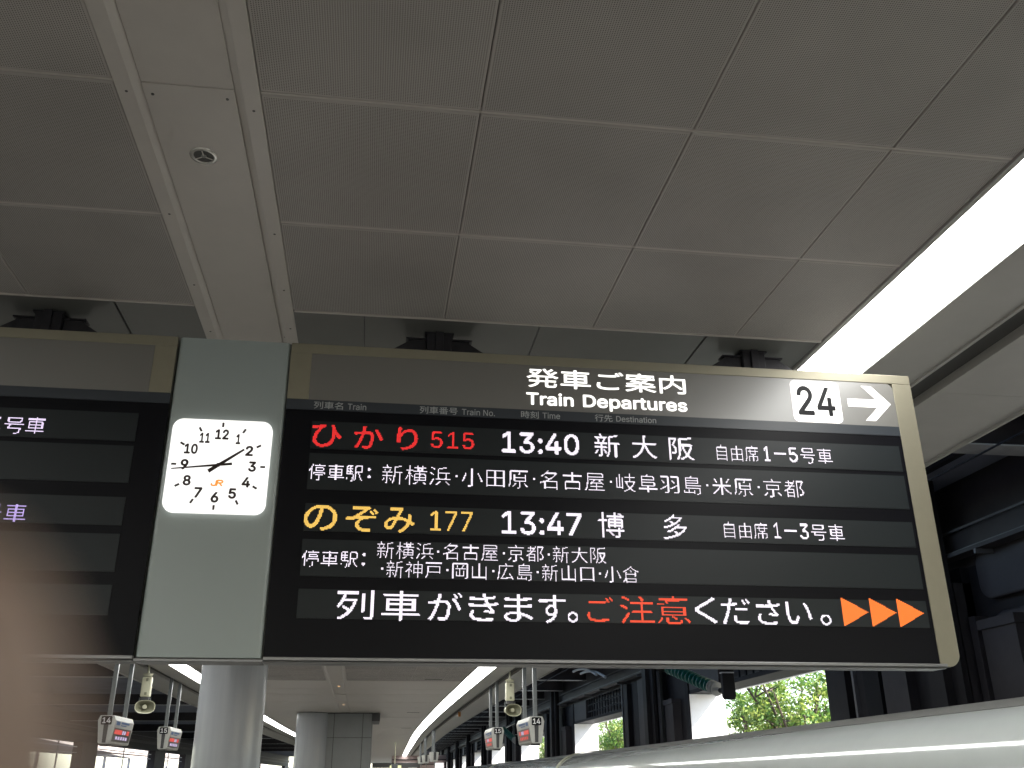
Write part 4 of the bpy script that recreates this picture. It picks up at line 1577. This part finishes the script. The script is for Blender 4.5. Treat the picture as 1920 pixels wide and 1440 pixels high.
def make_tree(seed, h, rcrown, nleaf):
    rng = np.random.default_rng(seed)
    q = MB()
    tips = []
    top = h * 0.45
    q.tube([(0, 0, 0), (.05, .02, top * .5), (-.03, .05, top)], [.28, .22, .17], 10)
    for i in range(13):
        a = i * 2.4 + rng.uniform(-.3, .3)
        z0 = top * rng.uniform(.55, 1.0)
        el = rng.uniform(.25, 1.2)
        L = rcrown * rng.uniform(.65, 1.05)
        d = np.array([math.cos(a) * math.cos(el), math.sin(a) * math.cos(el), math.sin(el)])
        p0 = np.array([0, 0, z0])
        p1 = p0 + d * L * .5 + [0, 0, L * .1]
        p2 = p0 + d * L + [0, 0, L * .35]
        q.tube([tuple(p0), tuple(p1), tuple(p2)], [.11, .07, .025], 6)
        for k in range(4):
            t = rng.uniform(.35, 1.0)
            b0 = p0 + (p2 - p0) * t
            dd = rng.normal(size=3)
            dd[2] = abs(dd[2]) * .6
            dd /= np.linalg.norm(dd)
            b1 = b0 + dd * L * .38
            q.tube([tuple(b0), tuple(b1)], [.035, .012], 5)
            tips.append(b1)
            tips.append(b0 * .4 + b1 * .6)
        tips.append(p2)
    trunk = q.mesh('trunk')
    tips = np.array(tips)
    # leaf clusters round the twig ends
    cl = tips[rng.integers(0, len(tips), nleaf // 26)] + rng.normal(size=(nleaf // 26, 3)) * rcrown * .10
    ctint = rng.uniform(0.1, 0.9, len(cl))
    ci = rng.integers(0, len(cl), nleaf)
    P = cl[ci] + rng.normal(size=(nleaf, 3)) * np.array([.20, .20, .12])
    n = rng.normal(size=(nleaf, 3))
    n[:, 2] += .9
    n /= np.linalg.norm(n, axis=1)[:, None]
    a = np.cross(n, rng.normal(size=(nleaf, 3)))
    a /= np.linalg.norm(a, axis=1)[:, None]
    b_ = np.cross(n, a)
    s = rng.uniform(.05, .10, nleaf)[:, None]
    v = np.stack([P - a * s * 1.2, P - b_ * s * .6, P + a * s * 1.2, P + b_ * s * .6], 1).reshape(-1, 3)
    me = bpy.data.meshes.new('crown')
    me.vertices.add(len(v))
    me.vertices.foreach_set('co', v.ravel())
    me.loops.add(nleaf * 4)
    me.loops.foreach_set('vertex_index', np.arange(nleaf * 4))
    me.polygons.add(nleaf)
    me.polygons.foreach_set('loop_start', np.arange(nleaf) * 4)
    me.polygons.foreach_set('loop_total', np.full(nleaf, 4))
    me.update()
    at = me.attributes.new('tint', 'FLOAT', 'FACE')
    at.data.foreach_set('value', np.clip(ctint[ci] + rng.normal(size=nleaf) * .16, 0, 1))
    me.materials.append(M_leaf)
    trunk.materials.append(M_bark)
    return trunk, me


protos = [make_tree(3, 8.0, 3.0, 6000), make_tree(11, 9.5, 3.3, 6600)]
tspots = [(15.0, 33.0, 0, .95, 'bright green tree nearest in the big opening above the train'),
          (16.8, 41.5, 1, .92, 'taller green tree left of the nearest one in the big opening'),
          (17.0, 64.5, 0, .97, 'green tree seen through the second opening beside the white jamb'),
          (19.5, 76.0, 1, .95, 'green tree behind the one in the second opening'),
          (17.6, 96.0, 0, .95, 'yellowish green tree in the third narrow opening'),
          (20.0, 30.0, 1, .85, 'green tree outside at the right behind the dark wall')]
for i, (x, y, k, s, lab) in enumerate(tspots):
    e = empty('tree', (x, y, -1.3), lab, 'tree', 'trees outside the shed')
    e.rotation_euler = (0, 0, i * 1.3)
    e.scale = (s, s, s)
    link('trunk', protos[k][0], None, e, smooth=True)
    link('crown', protos[k][1], None, e)
# buildings outside
q = MB()
q.box(-24.6, -24.4, 10, 260, 3.35, 4.9)
q.box(-24.38, -24.30, 10, 260, 3.75, 3.85)
for y in range(10, 160, 10):
    q.box(-24.6, -24.4, y, y + .25, -1.3, 3.35)
q.build('outer_canopy_edge', M_bldg, label='pinkish pale canopy edge outside the left openings', cat='canopy')
X, _, Z = wp(8.0, 150, 0)
e = empty('far_end_building', (X, 152, -1.3), 'pinkish grey far structure at the end of the tracks above the train', 'building')
MB().box(-6, 3.6, 0, 4, 0, 5.6).build('wall', M_pink, e)
for k in range(7):
    MB().box(-6, 3.6, -.2, 0, 1.0 + k * .65, 1.12 + k * .65).build('ledge', M_wall2, e)
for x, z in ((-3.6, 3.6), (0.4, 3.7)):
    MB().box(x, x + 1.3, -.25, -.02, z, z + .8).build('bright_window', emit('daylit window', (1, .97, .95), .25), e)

# =====================================================================================
# THE PHOTOGRAPHER'S FINGER, almost touching the lens at the left
# =====================================================================================


def camp(x, y, d):
    """metres right / up / forward of the lens"""
    return CAMLOC + rt * x + up * y + fw * d


def hand_figure():
    root = bpy.data.objects.new('person', bpy.data.meshes.new('person'))
    me = root.data
    mm = 0.001
    # one continuous skinned figure: index finger beside the lens, palm, other fingers, thumb, forearm (in millimetres)
    V, Ed, R = [], [], []

    def add(p, r, parent=None):
        V.append(tuple(camp(p[0] * mm, p[1] * mm, p[2] * mm)))
        R.append(r * mm)
        if parent is not None:
            Ed.append((parent, len(V) - 1))
        return len(V) - 1
    wrist = add((-62, -120, -52), 26)
    palm = add((-52, -88, -42), 27, wrist)
    palm2 = add((-44, -66, -30), 22, palm)
    # index finger rises beside the lens
    a = add((-24, -44, 2), 9.8, palm2)
    a = add((-16.8, -25, 12.5), 9.3, a)
    a = add((-14.6, -12.5, 13), 8.6, a)
    a = add((-14.2, -6.0, 13), 8.4, a)
    a = add((-14.3, -1.0, 13), 7.8, a)
    # middle, ring, little finger curled behind the phone
    for k, (dx, dy) in enumerate(((-20, 2), (-36, -6), (-51, -18))):
        b_ = add((-50 + dx * .5, -62 + dy * .5, -22), 10.5 - k * .6, palm2)
        b_ = add((-34 + dx, -38 + dy, -2), 9.2 - k * .6, b_)
        b_ = add((-26 + dx, -16 + dy, 2), 8.4 - k * .6, b_)
        b_ = add((-24 + dx, -2 + dy, -4), 7.2 - k * .5, b_)
    # thumb from the side of the palm
    t = add((-30, -84, -62), 13, palm)
    t = add((-14, -60, -70), 11, t)
    t = add((-8, -38, -66), 9.5, t)
    t = add((-9, -24, -60), 8, t)
    # forearm
    f = add((-90, -210, -110), 30, wrist)
    f = add((-120, -330, -190), 38, f)
    f = add((-135, -420, -240), 42, f)
    me.from_pydata(V, Ed, [])
    COL.objects.link(root)
    sk = root.modifiers.new('skin', 'SKIN')
    sk.use_smooth_shade = True
    sv = me.skin_vertices
    if not sv:
        bpy.context.view_layer.objects.active = root
        root.select_set(True)
        bpy.ops.mesh.customdata_skin_add()
        sv = me.skin_vertices
    for i, r_ in enumerate(R):
        me.skin_vertices[0].data[i].radius = (r_, r_)
        me.skin_vertices[0].data[i].use_root = (i == 0)
    ss = root.modifiers.new('sub', 'SUBSURF')
    ss.levels = 2
    ss.render_levels = 2
    me.materials.append(M_skin)
    tag(root, 'blurred finger of the person holding the camera, covering the lower left edge', 'person')
    return root


hand_figure()
